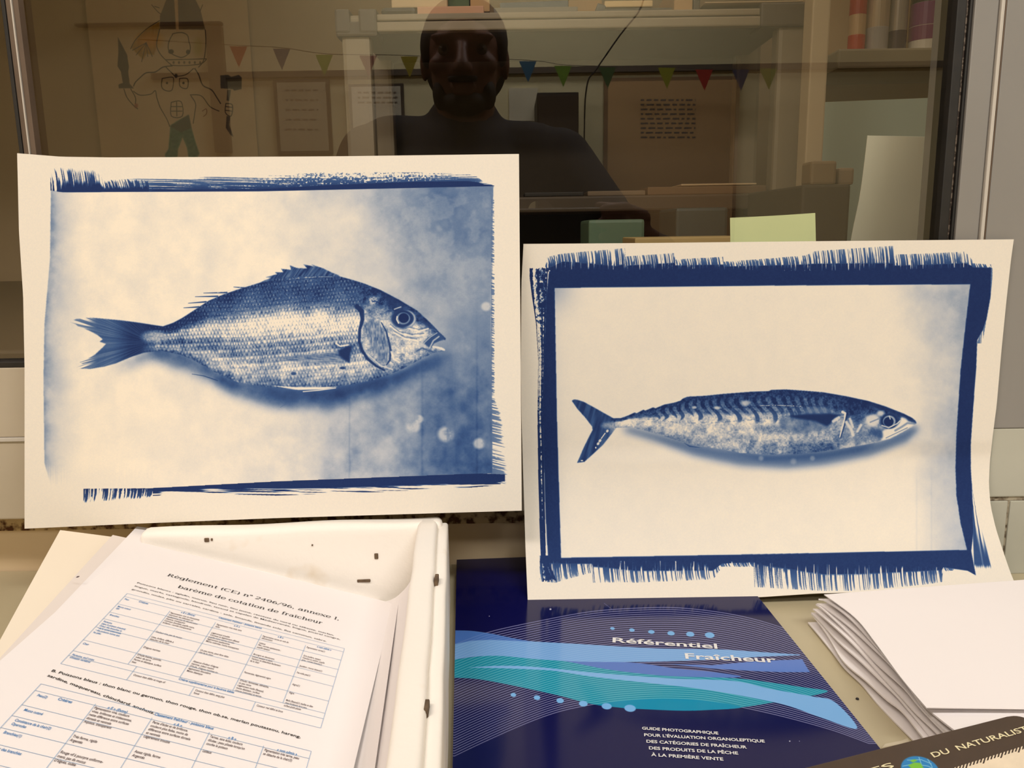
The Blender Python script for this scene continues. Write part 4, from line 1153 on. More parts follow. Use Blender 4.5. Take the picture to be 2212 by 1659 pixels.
table((262, 1120), (1995, 1552), (-180, 1600),
      [(0, 0, 1), (1, 0, 1), (.215, .08, 1), (.42, .08, 1), (.63, .08, 1), (.83, .08, 1)],
      [0, .10, .31, .46, .62, .80, 1], None,
      [(.22, .11, ['Pigmentation vive, couleurs', 'vives, brillantes et iridescentes,', 'nette différence entre surfaces', 'dorsale et ventrale', 'Aqueux, transparent'], .66), (.22, .50, ['Très ferme, rigide', 'Argentés'], .66), (.22, .70, ['Rouge vif à pourpre uniforme-', "ment, pas de mucus", "D'algues, iodée"], .66),
       (.43, .11, ["Perte d'éclat et de brillance,", 'couleurs plus fades, moins de', 'différence entre surfaces dorsale', 'et ventrale', 'Légèrement trouble'], .66), (.43, .50, ['Assez rigide, ferme', 'Argentés'], .66),
       (.638, .11, ['Ternes, sans éclat, couleurs', 'diluées ; peau plissée lorsqu\'on', 'courbe le poisson', '', 'Laiteux'], .62), (.838, .11, ['Pigmentation très terne, peau', 'se détache de la chair(3)'], .62)],
      [(.02, .13, ['Peau(2)'], .66), (.02, .34, ['Mucus cutané'], .66), (.02, .48, ['Consistance de la chair(2)', 'Opercules'], .66), (.02, .64, ['Branchies(1)'], .66), (.02, .82, ['Odeur des branchies'], .66)],
      [(.09, .11, ['Critères'], .75), (.42, .0, ['Classement fraîcheur - poissons bleus'], .72), (.26, .065, ['« E » (Extra)'], .7), (.50, .065, ['« A »'], .7), (.70, .065, ['« B »'], .7), (.88, .065, ['« non admis »'], .66)], T * 1.12)
B('ink_speck', *[v for c_, d_ in zip(dp(168, 1246), (.0006, .0009, .0001)) for v in (c_ - d_, c_ + d_)], M['ink_soft'], doc)

# sheets curling up the right wall of the box
def patch(rows):
    """rows: list of lists of world points, far row first"""
    rows = [[np.array(p, float) for p in r] for r in rows]
    def f(u, v):
        cols = [np.array(cr(r, 8)) for r in rows]
        pts = [poly1(c, u) for c in cols]
        return tuple(poly1(cr(pts, 8), v))
    return f


for k, (label, rows) in enumerate([
    ('white sheet curling up the inner right wall of the foam box', [[(740, 1300, .0102), (830, 1300, .0106), (872, 1275, .026), (903, 1226, .0610)], [(700, 1430, .0100), (815, 1440, .0104), (862, 1412, .032), (893, 1400, .060)], [(640, 1690, .0100), (765, 1690, .0104), (845, 1680, .034), (876, 1680, .058)]]),
    ('white sheet lying under the document against the box side', [[(700, 1310, .0086), (780, 1312, .0088), (838, 1306, .0120), (862, 1290, .0200)], [(680, 1450, .0086), (760, 1450, .0088), (815, 1446, .0130), (842, 1430, .0230)], [(600, 1690, .0086), (700, 1690, .0088), (775, 1690, .0130), (806, 1680, .0230)]])]):
    o = surf('paper_sheet', patch([[atZ(*p) for p in r] for r in rows]), 20, 20, M['paper'], thick=.0002)
    tag(o, label, 'paper', G)

# ---------------------------------------------------------------- stack of white paper on the right
SG = 'white sheets stacked at the right'
levels = [  # left edge from far to near, in view
    (.0012, [(1745, 1345), (1796, 1407.6), (1824, 1443.5), (1860, 1477), (1890, 1513), (1924, 1549), (1974, 1601), (2010, 1645)]),
    (.0060, [(1752, 1330), (1790, 1375), (1824, 1428), (1871, 1470), (1915, 1512), (1946, 1538), (1986, 1590), (2030, 1640)]),
    (.0095, [(1752, 1322), (1780, 1348), (1822, 1398), (1874, 1448), (1932, 1501), (1960, 1532), (2008, 1586), (2046, 1630)]),
    (.0130, [(1756, 1316), (1780, 1336), (1830, 1385), (1886, 1438), (1938, 1492), (1975, 1535), (2021, 1580), (2060, 1625)]),
    (.0165, [(1762, 1308), (1782, 1322), (1838, 1372), (1893, 1428), (1950, 1488), (1984, 1530), (2032, 1578), (2075, 1618)]),
    (.0195, [(1764, 1300), (1782, 1309), (1842, 1360), (1900, 1417), (1958, 1482), (1992, 1524), (2040, 1572), (2090, 1612)]),
    (.0222, [(1768, 1294), (1784, 1300), (1846, 1350), (1902, 1408), (1960, 1474), (1996, 1520), (2060, 1580), (2100, 1606)]),
]
XSR = .47
for k, (z, le) in enumerate(levels):
    L_ = [np.array(atZ(x, y, z)) for x, y in le]
    back = max(p[1] for p in L_); front = min(p[1] for p in L_)
    Lc = np.array(cr([tuple(p) for p in L_], 6))
    def f(u, v, Lc=Lc, z=z, k=k, le=le):
        p = poly1(Lc, v); x = p[0] + (XSR - p[0]) * u
        y = p[1] * (1 - .0 * u)
        w = .0012 * sin(v * 7 + k * 2.1) * exp(-u * 9) + .0004 * sin(v * 15 + k) * exp(-u * 12)
        return (x, y, z + w * min(1, z / .004) + .0003)
    o = surf('paper_sheet', f, 22, 48, M['paper'], thick=.0009)
    tag(o, ['bottom sheet of the paper pile, nearest the navy booklet', 'sheaf of white paper second from the bottom of the right pile', 'sheaf of white paper third from the bottom of the right pile',
            'sheaf of white paper at mid height of the right pile', 'sheaf of white paper third from the top of the right pile', 'sheaf of white paper second below the topmost blank sheet', 'sheaf of white paper directly under the topmost blank sheet'][k], 'paper', SG)
ZT = .0262
le = [(1780, 1284), (1846, 1333), (1891, 1388), (1946, 1463), (2001, 1528)]
Lc = np.array(cr([atZ(x, y, ZT) for x, y in le], 6))
FE = atZ(2001, 1528, ZT); FE2 = atZ(2212, 1530, ZT)


def ftop(u, v):
    p = poly1(Lc, v); x = p[0] + (XSR + .004 - p[0]) * u
    yf = FE[1] + (FE2[1] - FE[1]) * (x - FE[0]) / (FE2[0] - FE[0])
    y = Lc[0][1] + (p[1] - Lc[0][1]) * (Lc[0][1] - yf) / (Lc[0][1] - FE[1])
    y += .03 * u * (1 - v)
    return (x, y, ZT + .0012 * sin(pi * u * .6) * (1 - v) - .0006 * v * u)


o = surf('blank_sheet', ftop, 24, 24, M['paper'], thick=.0005)
tag(o, 'large blank white sheet topmost on the paper pile at right', 'paper', SG)
M['tape'] = mat('dull_scrap', (196, 184, 158), .6)
a, b = atZ(1905, 1612, .0006), atZ(1958, 1603, .0006)
o = MB().prism([atZ(1905, 1617, .0004), atZ(1912, 1609, .0004), atZ(1948, 1602, .0004), atZ(1960, 1597, .0004), atZ(1965, 1606, .0004), atZ(1930, 1612, .0004)], (0, 0, .0006)).build('paper_scrap', M['tape'])
tag(o, 'tiny grey torn scrap on the worktop just above the brown ruler', 'scrap')
o = MB().lathe(atZ(1852, 1511, 0), [(.0001, 0), (.0009, .0002), (.0008, .0008), (.0001, .001)], 10).build('crumb', M['ink'])
tag(o, 'tiny black crumb on the bare worktop between booklet and paper pile', 'crumb')

# ---------------------------------------------------------------- ruler
rn = np.cross(RX, RF); rn = rn if rn[2] > 0 else -rn
rt_ = paint_ruler()
def rf(u, v): return tuple(rul(-.06 + .20 * u, .07 * v))
ru = thing('ruler', 'brown and cream ruler with a globe and white capitals at the bottom right', 'ruler', tuple(rul(.05, .03, -.003)))
Lr = np.linalg.norm(RB - RA) + .0125
def rbody(u, v):
    a = -.06 + .20 * u; b = .07 * v
    return a, b
# body outline with a rounded far corner
def rsurf(u, v):
    a = -.06 + (Lr + .06) * u; b = .055 * v
    r_ = .007
    if u > .999 or True:
        amax = Lr - (r_ - sqrt(max(0, r_ * r_ - max(0, r_ - b) ** 2)))
        a = -.06 + (amax + .06) * u
    return a, b
V, F, UV = [], [], []
nu, nv = 40, 24
vs = [0, .01, .02, .035, .05, .075, .1] + list(np.linspace(.13, 1, 18)); nv = len(vs) - 1
for v in vs:
    for i in range(nu + 1):
        a, b = rsurf(i / nu, v); V.append(rul(a, b)); UV.append(((a + .06) / .20, 1 - b / .07))
for j in range(nv):
    for i in range(nu):
        q = j * (nu + 1) + i; F.append((q, q + nu + 1, q + nu + 2, q + 1))
o = obj('blade', V, F, [rt_, P('ruler_edge', (70, 56, 44))], ru, UV); md = o.modifiers.new('t', 'SOLIDIFY'); md.thickness = .0016; md.offset = -1; md.material_offset = 1; md.material_offset_rim = 1


def onr(x, y):
    d = ray(x, y); t = ((RA - c0) @ rn) / (d @ rn); return c0 + d * t


mb = MB()
S1, E1 = onr(2018, 1637), onr(2238, 1574.5)
text_line(mb, 'DU  NATURALISTE', S1, E1, .0034, rn, .012, lift=.0002)
E2 = onr(1933, 1657.5); dd_ = (E1 - S1) / np.linalg.norm(E1 - S1)
text_line(mb, 'SÉRIES', E2 - dd_ * .0335, E2, .0034, rn, .012, lift=.0002)
mb.build('ruler_lettering', M['ink_cream'], ru)


# ---------------------------------------------------------------- the office behind the pane
YS = 1.20
def px(x, y, Y=YS): return np.array(atY(x, y, Y))
sx0, sx1 = px(738, 100)[0], px(1742, 100)[0]
zt, zb = px(1240, 24)[2], px(1240, 63)[2]
zl = px(1240, 424)[2]
sh = thing('storage_rack', 'grey brown plastic storage rack with books along its top shelf, behind the glass', 'shelf', ((sx0 + sx1) / 2, YS + .12, .161))
pw = .040
BZ = .160
for x, y in ((sx0, YS), (sx1 - pw, YS), (sx0, YS + .21), (sx1 - pw, YS + .21)):
    MB().box(x, x + pw, y, y + pw * .8, BZ, zt, .006).build('post', M['plastic'], sh)
mb = MB().box(sx0 + .03, sx1 - .03, YS - .004, YS + .012, zb, (zt + zb) / 2 + .001, .002).box(sx0 + .03, sx1 - .03, YS - .001, YS + .012, (zt + zb) / 2 + .003, zt, .002)
mb.build('front_beam', M['plastic'], sh)
B('upper_shelf', sx0 + .02, sx1 - .02, YS + .012, YS + .235, zb + .004, zt - .002, M['plastic_dark'], sh, .002)
for x0, x1 in ((px(725, 40)[0], px(757, 40)[0]), (px(776, 40)[0], px(815, 40)[0]), (px(1640, 40)[0], px(1757, 40)[0])):
    MB().box(x0, x1, YS - .007, YS + .05, zb - .002, zt + .006, .003).build('corner_cap', M['plastic_dark'], sh)
B('corner_cap', px(725, 40)[0], px(815, 40)[0], YS - .006, YS + .05, zb - .006, zt - .010, M['plastic_dark'], sh, .003)
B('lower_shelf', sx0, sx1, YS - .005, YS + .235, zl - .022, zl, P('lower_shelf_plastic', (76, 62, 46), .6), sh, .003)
B('corner_cap', px(1625, 440)[0], px(1742, 440)[0], YS - .009, YS + .05, zl - .030, zl - .001, M['dark'], sh, .003)
bn = thing('workbench', 'dark brown office bench under the storage rack, behind the glass', 'bench', (0, 1.3, FLOOR))
B('bench_top', -1.5, 1.0, .71, 1.86, .13, .16, M['bench'], bn, .003)
for x in (-1.45, .9):
    for y in (.75, 1.78): B('leg', x, x + .05, y, y + .05, FLOOR, .13, M['plastic_dark'], bn, .002)
B('shade_panel', sx0 + .03, sx1 - .03, YS + .2425, YS + .250, BZ, zb + .012, P('shade_panel_brown', (58, 48, 36), .8), sh)  # added dark sheet, its colour stands in for the shade behind the rack
# things on the top shelf
TG = 'books and papers on the top shelf of the rack'


def onshelf(name, label, cat, x0, x1, ytop, z0=None, d0=.01, dep=.15, m=None, tilt=0., group=TG, bev=.0015, Y=None):
    Yf = (Y or YS) + d0; a, b = px(x0, 20, Yf)[0], px(x1, 20, Yf)[0]
    zz = z0 if z0 is not None else zt + .0006
    zt_ = max(px((x0 + x1) / 2, ytop, Yf)[2], zz + .002)
    o = B(name, a, b, Yf, Yf + dep, zz, zt_, m, None, bev)
    if tilt: o.rotation_euler.y = tilt
    tag(o, label, cat, group); return o


cream = P('old_paper', (206, 178, 140), .8); cream2 = P('kraft_paper', (188, 150, 104), .8)
onshelf('document_tray', 'black tray with a rounded corner at the left end of the top shelf', 'tray', 822, 898, 14, m=P('black_tray', (58, 50, 42), .4), bev=.006)
onshelf('letter_box', 'cream card box with lines of print standing in the black tray', 'box', 846, 966, -40, z0=zt + .013, d0=.02, m=cream)
onshelf('paper_pile', 'pinkish flat paper pile lying near the left end of the top shelf', 'paper', 901, 1045, 13, m=P('pink_paper', (206, 158, 128), .8))
onshelf('green_box', 'narrow green box between cream boxes on the top shelf', 'box', 968, 1014, -35, z0=zt + .011, d0=.04, m=P('green_card', (74, 92, 52), .6), dep=.08)
onshelf('card_box', 'tan card box behind the pink paper pile on the top shelf', 'box', 1016, 1058, -45, z0=zt + .011, d0=.04, m=cream2, dep=.08)
onshelf('magazine', 'grey magazine lying flat under a blue banded brochure on the top shelf', 'magazine', 1066, 1248, 15, m=P('grey_magazine', (112, 100, 84), .5))
onshelf('brochure', 'thin brochure with a dark blue band on top of the grey magazine', 'brochure', 1080, 1228, 3, z0=zt + .0085, d0=.02, m=P('blue_brochure', (58, 66, 74), .5), tilt=-.02)
onshelf('envelope', 'tan envelope standing behind the grey magazine on the top shelf', 'envelope', 1228, 1300, -30, d0=.165, dep=.01, m=cream2)
onshelf('shelf_divider', 'dark slanted divider left of the white notepad on the top shelf', 'divider', 1286, 1306, 8, m=P('black_tray', (58, 50, 42)), tilt=.3)
onshelf('notepad', 'thick cream notepad lying beside the dark slanted divider on the top shelf', 'notepad', 1306, 1410, 1, z0=zt + .007, m=P('notepad_paper', (222, 190, 140), .8))
onshelf('book', 'closed dark grey book under the cream notepad on the top shelf', 'book', 1300, 1452, 17, m=P('dark_book', (76, 66, 54), .5))
onshelf('card_box', 'tall tan card box right of the cream notepad on the top shelf', 'box', 1456, 1496, -40, m=cream2, dep=.12)
onshelf('binder', 'narrow dark binder right of the tall tan card box', 'binder', 1498, 1512, -40, m=P('dark_book', (76, 66, 54)), dep=.12)
onshelf('paper_pile', 'thick pile of loose cream sheets at the right end of the top shelf', 'paper', 1522, 1735, 6, z0=zt + .0075, m=cream, d0=.0, dep=.18)
# lower shelf
LG = 'flat papers on the lower shelf of the rack'
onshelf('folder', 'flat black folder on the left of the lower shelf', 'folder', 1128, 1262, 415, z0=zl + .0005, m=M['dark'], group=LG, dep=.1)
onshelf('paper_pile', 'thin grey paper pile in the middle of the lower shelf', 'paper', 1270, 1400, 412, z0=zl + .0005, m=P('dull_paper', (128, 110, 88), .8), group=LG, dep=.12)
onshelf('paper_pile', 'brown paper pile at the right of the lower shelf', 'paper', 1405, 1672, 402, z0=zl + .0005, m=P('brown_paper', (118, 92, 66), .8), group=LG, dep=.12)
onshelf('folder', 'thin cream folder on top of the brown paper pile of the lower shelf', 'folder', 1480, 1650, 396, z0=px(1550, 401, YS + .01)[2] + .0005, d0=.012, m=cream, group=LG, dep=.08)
# on the bench below
BG = 'storage boxes on the bench below the rack'
Yb_ = 1.05
for x0, x1, y, c, lb in ((1272, 1400, 474, (96, 120, 96), 'pale green plastic box on the bench below the lower shelf'), (1470, 1588, 448, (44, 62, 60), 'dark teal plastic box on the bench beside the pale green note')):
    o = onshelf('storage_box', lb, 'box', x0, x1, y, z0=BZ + .0005, d0=0, dep=.12, m=P('box_%d' % x0, c, .5), group=BG, Y=Yb_, bev=.004)
o = onshelf('plank', 'light tan board lying on the bench just above the mackerel print', 'board', 1378, 1640, 512, z0=BZ + .0005, d0=0, dep=.10, m=P('tan_board', (190, 164, 110), .7), group=None, Y=.90)
Yc = .88
o = onshelf('crate', 'dark brown crate on the bench left of the leaning white sheet', 'crate', 1752, 1862, 398, z0=BZ + .0005, d0=0, dep=.2, m=P('dark_crate', (78, 66, 50), .7), group=None, Y=Yc, bev=.003)
zc_ = px(1800, 398, Yc)[2]
WG = 'wooden blocks on the dark crate'
o = onshelf('wood_block', 'tall light wooden block standing on the dark brown crate', 'block', 1770, 1828, 347, z0=zc_ + .0005, d0=.02, dep=.03, m=P('pale_wood', (140, 116, 84), .7), group=WG, Y=Yc, bev=.003)
o = onshelf('wood_block', 'small blue sided wooden block right of the tall light block', 'block', 1832, 1868, 362, z0=zc_ + .0005, d0=.03, dep=.03, m=P('pale_wood2', (150, 128, 100), .7), group=WG, Y=Yc, bev=.003)
# cream post, can shelf
a, b = px(1754, 50, 1.02)[0], px(1793, 50, 1.02)[0]
o = MB().box(a, b, 1.02, 1.05, BZ, 1.2, .002).build('upright_post', M['white_post']); tag(o, 'cream upright post between the storage rack and the can shelf', 'post')
YC = 1.17
zs = px(1950, 103, YC)[2]; zs2 = px(1950, 146, YC)[2]
cs = thing('wall_shelf', 'thick grey wall shelf carrying spray cans and a jar, behind the glass at right', 'shelf', (px(1950, 100, YC)[0], YC, zs2))
B('backboard', .44, 1.1, YC + .131, YC + .145, BZ, 1.25, P('backboard_tan', (176, 146, 106), .8), cs, .002)
B('shelf_board', px(1812, 100, YC)[0], px(2200, 100, YC)[0], YC, YC + .13, zs2, zs, P('shelf_grey', (150, 138, 112), .6), cs, .003)
CG = 'cans and jars on the wall shelf'


def can(name, label, cat, x0, x1, body, bands, h=.19, gloss=.25, metal=.3, neck=.7, lid=None):
    Yk = YC + .045; A, Bq = px(x0, 60, Yk)[0], px(x1, 60, Yk)[0]; r = (Bq - A) / 2; cx = (A + Bq) / 2
    t = thing(name, label, cat, (cx, Yk + .0, zs), CG)
    MB().lathe((cx, Yk, zs), [(r * .9, .0003), (r, .002), (r, h * .86), (r * neck, h * .93)], 28).build('body', P('can_' + label[:14], body, gloss, metal=metal), t, smooth=False)
    for z0, z1, c in bands:
        z0, z1 = z0 * 1.17, z1 * 1.17
        MB().lathe((cx, Yk, zs), [(r * 1.005, z0), (r * 1.012, z0 + .0005), (r * 1.012, z1 - .0005), (r * 1.005, z1)], 28).build('label_band', P('band_%d%d%d' % c, c, gloss), t)
    MB().lathe((cx, Yk, zs), [(r * (neck - .05), h * .93), (r * (neck - .05), h), (r * .3, h + .002)], 20).build('cap', P('cap_' + label[:12], lid or (200, 200, 196), .4), t)
    return t


can('spray_can', 'cream can with two orange bands, leftmost on the wall shelf', 'can', 1834, 1869, (206, 170, 128), [(.001, .022, (190, 52, 24)), (.045, .068, (176, 44, 24))], metal=.1)
can('spray_can', 'pale can with bluish scribbled lettering right of the orange banded can', 'can', 1872, 1918, (196, 176, 150), [(.004, .030, (170, 164, 160)), (.066, .072, (90, 80, 90))])
can('spray_can', 'silver can with a dark blue lower band left of the purple jar', 'can', 1921, 1958, (168, 158, 146), [(.001, .026, (70, 54, 66))])
can('jar', 'squat jar with a purple and black label and white base', 'jar', 1967, 2035, (214, 206, 190), [(.014, .030, (120, 52, 96)), (.0305, .056, (120, 58, 104)), (.0562, .072, (44, 46, 40))], h=.088, metal=0, neck=.9, lid=(214, 204, 184))
can('glass_jar', 'narrow clear jar with a yellow green lid at the right end of the wall shelf', 'jar', 2042, 2072, (120, 116, 104), [(.062, .072, (150, 150, 40))], h=.095, gloss=.08, metal=.5, lid=(160, 160, 40))
# sheets at the right
q = [px(1744, 222, 1.163), px(2190, 204, 1.163), (*px(2190, 420, 1.163)[:2], BZ), (*px(1744, 420, 1.163)[:2], BZ)]
o = MB().prism(q, (0, .003, 0)).build('display_board', P('blue_poster', (196, 214, 200), .8)); tag(o, 'pale blue green board standing on the bench below the can shelf', 'board')
rows = [[atY(1874, 293, .652), atY(1968, 295, .650), atY(2090, 298, .650)], [atY(1858, 420, .664), atY(1955, 420, .664), atY(2080, 420, .664)], [(atY(1838, 520, .676)), atY(1940, 522, .676), atY(2066, 524, .676)], [atY(1812, 700, .70), atY(1920, 700, .70), atY(2040, 700, .70)]]
o = surf('leaning_sheet', patch(rows), 16, 16, P('grey_green_paper', (240, 238, 220), .8), thick=.0005); tag(o, 'large pale grey green sheet propped behind the glass at right, right of the wooden blocks', 'paper')
rows = [[atY(1577, 470.5, .588), atY(1670, 466, .5875), atY(1761, 460, .588)], [atY(1578, 540, .586), atY(1670, 540, .5862), atY(1763, 540, .586)], [atY(1580, 650, .5845), atY(1670, 650, .5845), atY(1766, 650, .5845)]]
o = surf('sticky_note', patch(rows), 10, 10, P('green_note', (208, 218, 168), .8), thick=.0003); tag(o, 'pale green note standing behind the glass just above the mackerel print', 'note')
# drawing on the office wall
o = surf('child_drawing', lambda u, v: (DR0[0] + (DR1[0] - DR0[0]) * u, YO - .012 + .002 * sin(3 * u), drw(u, v)[2]), 8, 8, paint_drawing(), thick=.0004)
tag(o, 'pencil drawing of a helmeted warrior with dagger, hammer and green trousers behind the glass', 'drawing')

# ---------------------------------------------------------------- the room behind the camera, seen mirrored in the pane
DR_ = 2 * GL - YB            # mirrored distance of the rear wall


def rbox(name, x0, y0, x1, y1, m, parent=None, th=.01, D=None, bev=.0):
    d = D or DR_; a = beh(x0, y1, d - .001); b = beh(x1, y0, d - .001); Yw = a[1]
    return B(name, a[0], b[0], Yw, Yw + th, a[2], b[2], m, parent, bev)


o = rbox('trim_7', 330, 142, 2300, 160, M['rail'], th=.02); struct(o)
o = rbox('trim_8', 470, 60, 482, 330, M['rail'], th=.03); struct(o)
o = rbox('trim_9', 170, 50, 482, 60, M['rail'], th=.03); struct(o)


def framed(name, label, cat, x0, y0, x1, y1, fc, pc, fwd=6, marks=None, group=None):
    a = beh(x0, y1, DR_ - .001); t = thing(name, label, cat, (beh((x0 + x1) / 2, y1, DR_)[0], YB, a[2]), group)
    rbox('frame', x0, y0, x1, y1, M[fc] if isinstance(fc, str) else P('fr%d%d%d' % fc, fc), t, .018)
    rbox('sheet', x0 + fwd, y0 + fwd, x1 - fwd, y1 - fwd, P('sh%d%d%d' % pc, pc, .8), t, .020)
    if marks:
        mb = MB(); mx0, my0, mx1, my1, rws = marks
        rr = random.Random(3)
        for i in range(rws):
            yy = my0 + (my1 - my0) * i / rws; xx = mx0
            while xx < mx1:
                w_ = rr.uniform(5, 16); p, q_ = beh(xx, yy + 4, DR_ - .001), beh(min(mx1, xx + w_), yy, DR_ - .001)
                mb.box(p[0], q_[0], YB + .0202, YB + .0215, p[2], q_[2]); xx += w_ + 5
        mb.build('printed_marks', P('mark', (118, 106, 92)), t)
    return t


RG = 'framed sheets on the rear wall seen mirrored in the window'
framed('notice_board', 'narrow framed sheet mirrored in the glass right of the warrior drawing', 'frame', 603, 172, 712, 335, 'rail', (190, 180, 150), 7, (620, 195, 690, 300, 5), RG)
framed('notice_board', 'framed notice mirrored in the glass beside the left post of the rack', 'frame', 762, 182, 872, 340, (70, 60, 48), (206, 200, 180), 6, (775, 200, 860, 232, 3), RG)
framed('poster_board', 'large tan poster with a block of print mirrored in the glass, centre right', 'poster', 1302, 166, 1596, 540, (150, 120, 84), (216, 176, 124), 8, (1382, 216, 1500, 306, 9), RG)
cb = thing('cabinet', 'dark open cabinet mirrored in the glass right of the photographer', 'cabinet', (beh(1200, 400, 2.9)[0], beh(1200, 400, 2.9)[1], FLOOR))
a = beh(1160, 200, 2.9); b = beh(1250, 200, 2.9)
B('carcass', a[0], b[0], YB + .002, a[1], FLOOR, a[2], M['dark'], cb, .003)
B('door', a[0] + .004, b[0] - .004, a[1] + .001, a[1] + .018, FLOOR + .05, a[2] - .01, P('cab_door', (58, 44, 32), .5), cb, .002)
B('handle', b[0] - .03, b[0] - .022, a[1] + .018, a[1] + .035, .1, .25, M['alu'], cb, .001)
o = rbox('wall_sheet', 1100, 190, 1162, 262, P('sheet_pale', (232, 224, 196), .8), th=.006); tag(o, 'plain pale sheet mirrored in the glass between photographer and dark cabinet', 'paper')
# bunting
fl = [(515, 100, (170, 60, 44)), (608, 105, (74, 86, 104)), (700, 118, (130, 160, 50)), (795, 120, (120, 30, 44)), (884, 122, (156, 140, 30)), (1140, 132, (30, 90, 120)), (1216, 142, (104, 140, 30)), (1312, 145, (60, 90, 40)), (1440, 146, (150, 150, 30)), (1521, 150, (170, 40, 26)), (1600, 150, (20, 44, 90)), (1660, 148, (120, 140, 30))]
names = ['pale red', 'grey blue', 'yellow green', 'dark crimson', 'mustard', 'teal blue', 'leaf green', 'olive green', 'lemon', 'bright red', 'deep blue', 'lime']
near = ['left of the grey blue one', 'right of the drawing of the warrior', 'just left of the rack corner', 'over the left rack post', "left of the photographer's head", "right of the photographer's head", 'above the dark cabinet', 'above the left of the tan poster', 'above the middle of the tan poster', 'right of the lemon one', 'on the rear right rack post', 'at the right end of the string']
DF = 3.0
mb = MB(); pts = []
for i, (x, y, c) in enumerate(fl): pts.append(beh(x, y - 2 - 0, DF))
pts = [beh(300, 85, DF)] + pts + [beh(1780, 140, DF)]
st_ = MB().tube(cr(pts, 4), .0012, 6).build('bunting_string', M['rail']); tag(st_, 'thin string of the flag bunting mirrored in the window', 'string')
for i, (x, y, c) in enumerate(fl):
    s_ = 19; h_ = 46
    A = np.array(beh(x - s_, y, DF)); Bq = np.array(beh(x + s_, y + .3, DF)); Cq = np.array(beh(x + 1, y + h_, DF))
    o = MB().prism([A, Bq, Cq], (0, -.0012, 0)).build('bunting_flag', P('flag_%d' % i, c, .7)); tag(o, '%s bunting flag mirrored in the glass, %s' % (names[i], near[i]), 'flag', 'bunting flags')
# hanging cable pair
cab = MB().tube(cr([beh(1400, -60, 2.4), beh(1385, 15, 2.4), beh(1340, 75, 2.4), beh(1288, 150, 2.4), beh(1268, 185, 2.4), beh(1262, 300, 2.4), beh(1260, 700, 2.4), (beh(1260, 700, 2.4)[0], beh(1260, 700, 2.4)[1], FLOOR + .005)], 5), .0022, 8).build('cable', M['rubber'])
tag(cab, 'thin black cable hanging diagonally then straight down, mirrored in the glass', 'cable')

# ceiling lamps
for k, (x, y, lb) in enumerate(((-.75, -.45, 'left of the photographer'), (.70, -.55, 'right of the photographer'), (0, -1.6, 'near the rear wall'), (-.1, 1.35, 'over the office bench'))):
    t = thing('ceiling_lamp', 'flat white ceiling lamp %s' % lb, 'lamp', (x, y, CEIL - .08), 'ceiling lamps')
    B('housing', x - .62, x + .62, y - .15, y + .15, CEIL - .08, CEIL - .002, M['alu'], t, .004)

# ---------------------------------------------------------------- photographer
def caps(mb, p, q, r1, r2, n=14, fl=1.):
    """tapered limb with round ends"""
    p, q = Vector(p), Vector(q); d = (q - p); L = d.length; e = d.normalized()
    pts, rr = [], []
    for k in range(5):
        a = pi / 2 * (1 - k / 5); pts.append(p - e * r1 * sin(a)); rr.append(max(r1 * cos(a), .0006))
    for k in range(4):
        t = k / 3; pts.append(p.lerp(q, t)); rr.append(r1 + (r2 - r1) * t)
    for k in range(1, 6):
        a = pi / 2 * k / 5; pts.append(q + e * r2 * sin(a)); rr.append(max(r2 * cos(a), .0006))
    mb.tube(pts, rr, n); return mb


def ball(mb, c, r, n=20, m=14):
    r = r if isinstance(r, (tuple, list)) else (r, r, r)
    V = []; F = []
    for i in range(1, m):
        for j in range(n):
            a, b = pi * i / m, 2 * pi * j / n; V.append((c[0] + r[0] * sin(a) * cos(b), c[1] + r[1] * sin(a) * sin(b), c[2] + r[2] * cos(a)))
    V += [(c[0], c[1], c[2] + r[2]), (c[0], c[1], c[2] - r[2])]; t, b_ = len(V) - 2, len(V) - 1
    for i in range(m - 2):
        for j in range(n): F.append((i * n + j, (i + 1) * n + j, (i + 1) * n + (j + 1) % n, i * n + (j + 1) % n))
    for j in range(n): F.append((t, j, (j + 1) % n)); F.append((b_, (m - 2) * n + (j + 1) % n, (m - 2) * n + j))
    mb.add(V, F); return mb


def melt(mb, name, m, parent, vox, smooth=4):
    o = obj(name + '_tmp', mb.V, mb.F, m, parent)
    a = o.modifiers.new('r', 'REMESH'); a.mode = 'VOXEL'; a.voxel_size = vox; a.use_smooth_shade = True
    s_ = o.modifiers.new('s', 'SMOOTH'); s_.iterations = smooth; s_.factor = .5
    dg = bpy.context.evaluated_depsgraph_get(); me = bpy.data.meshes.new_from_object(o.evaluated_get(dg))
    me.name = name; me.materials.clear(); me.materials.append(m)
    n = bpy.data.objects.new(name, me); COL.objects.link(n); n.parent = parent
    bpy.data.objects.remove(o); return n


skin = P('skin', (120, 78, 60), .55); shirt = P('navy_shirt', (30, 28, 38), .85); trou = P('dark_trousers', (34, 34, 42), .85)
HX, HY = -.078, -.43
pe = thing('person', 'person in a dark shirt holding up a phone, mirrored in the window', 'person', (-.09, -.50, FLOOR))
b = MB()
ball(b, (HX, HY - .012, .580), (.074, .092, .088)); ball(b, (HX, HY + .022, .535), (.060, .060, .078)); ball(b, (HX, HY + .035, .488), (.036, .040, .026))
caps(b, (HX, HY + .078, .575), (HX, HY + .100, .538), .008, .013); ball(b, (HX - .010, HY + .092, .535), .009); ball(b, (HX + .010, HY + .092, .535), .009)
for s_ in (-1, 1):
    ball(b, (HX + s_ * .075, HY - .008, .560), (.008, .018, .030)); ball(b, (HX + s_ * .033, HY + .066, .592), (.024, .012, .009)); ball(b, (HX + s_ * .040, HY + .055, .548), (.022, .02, .018))
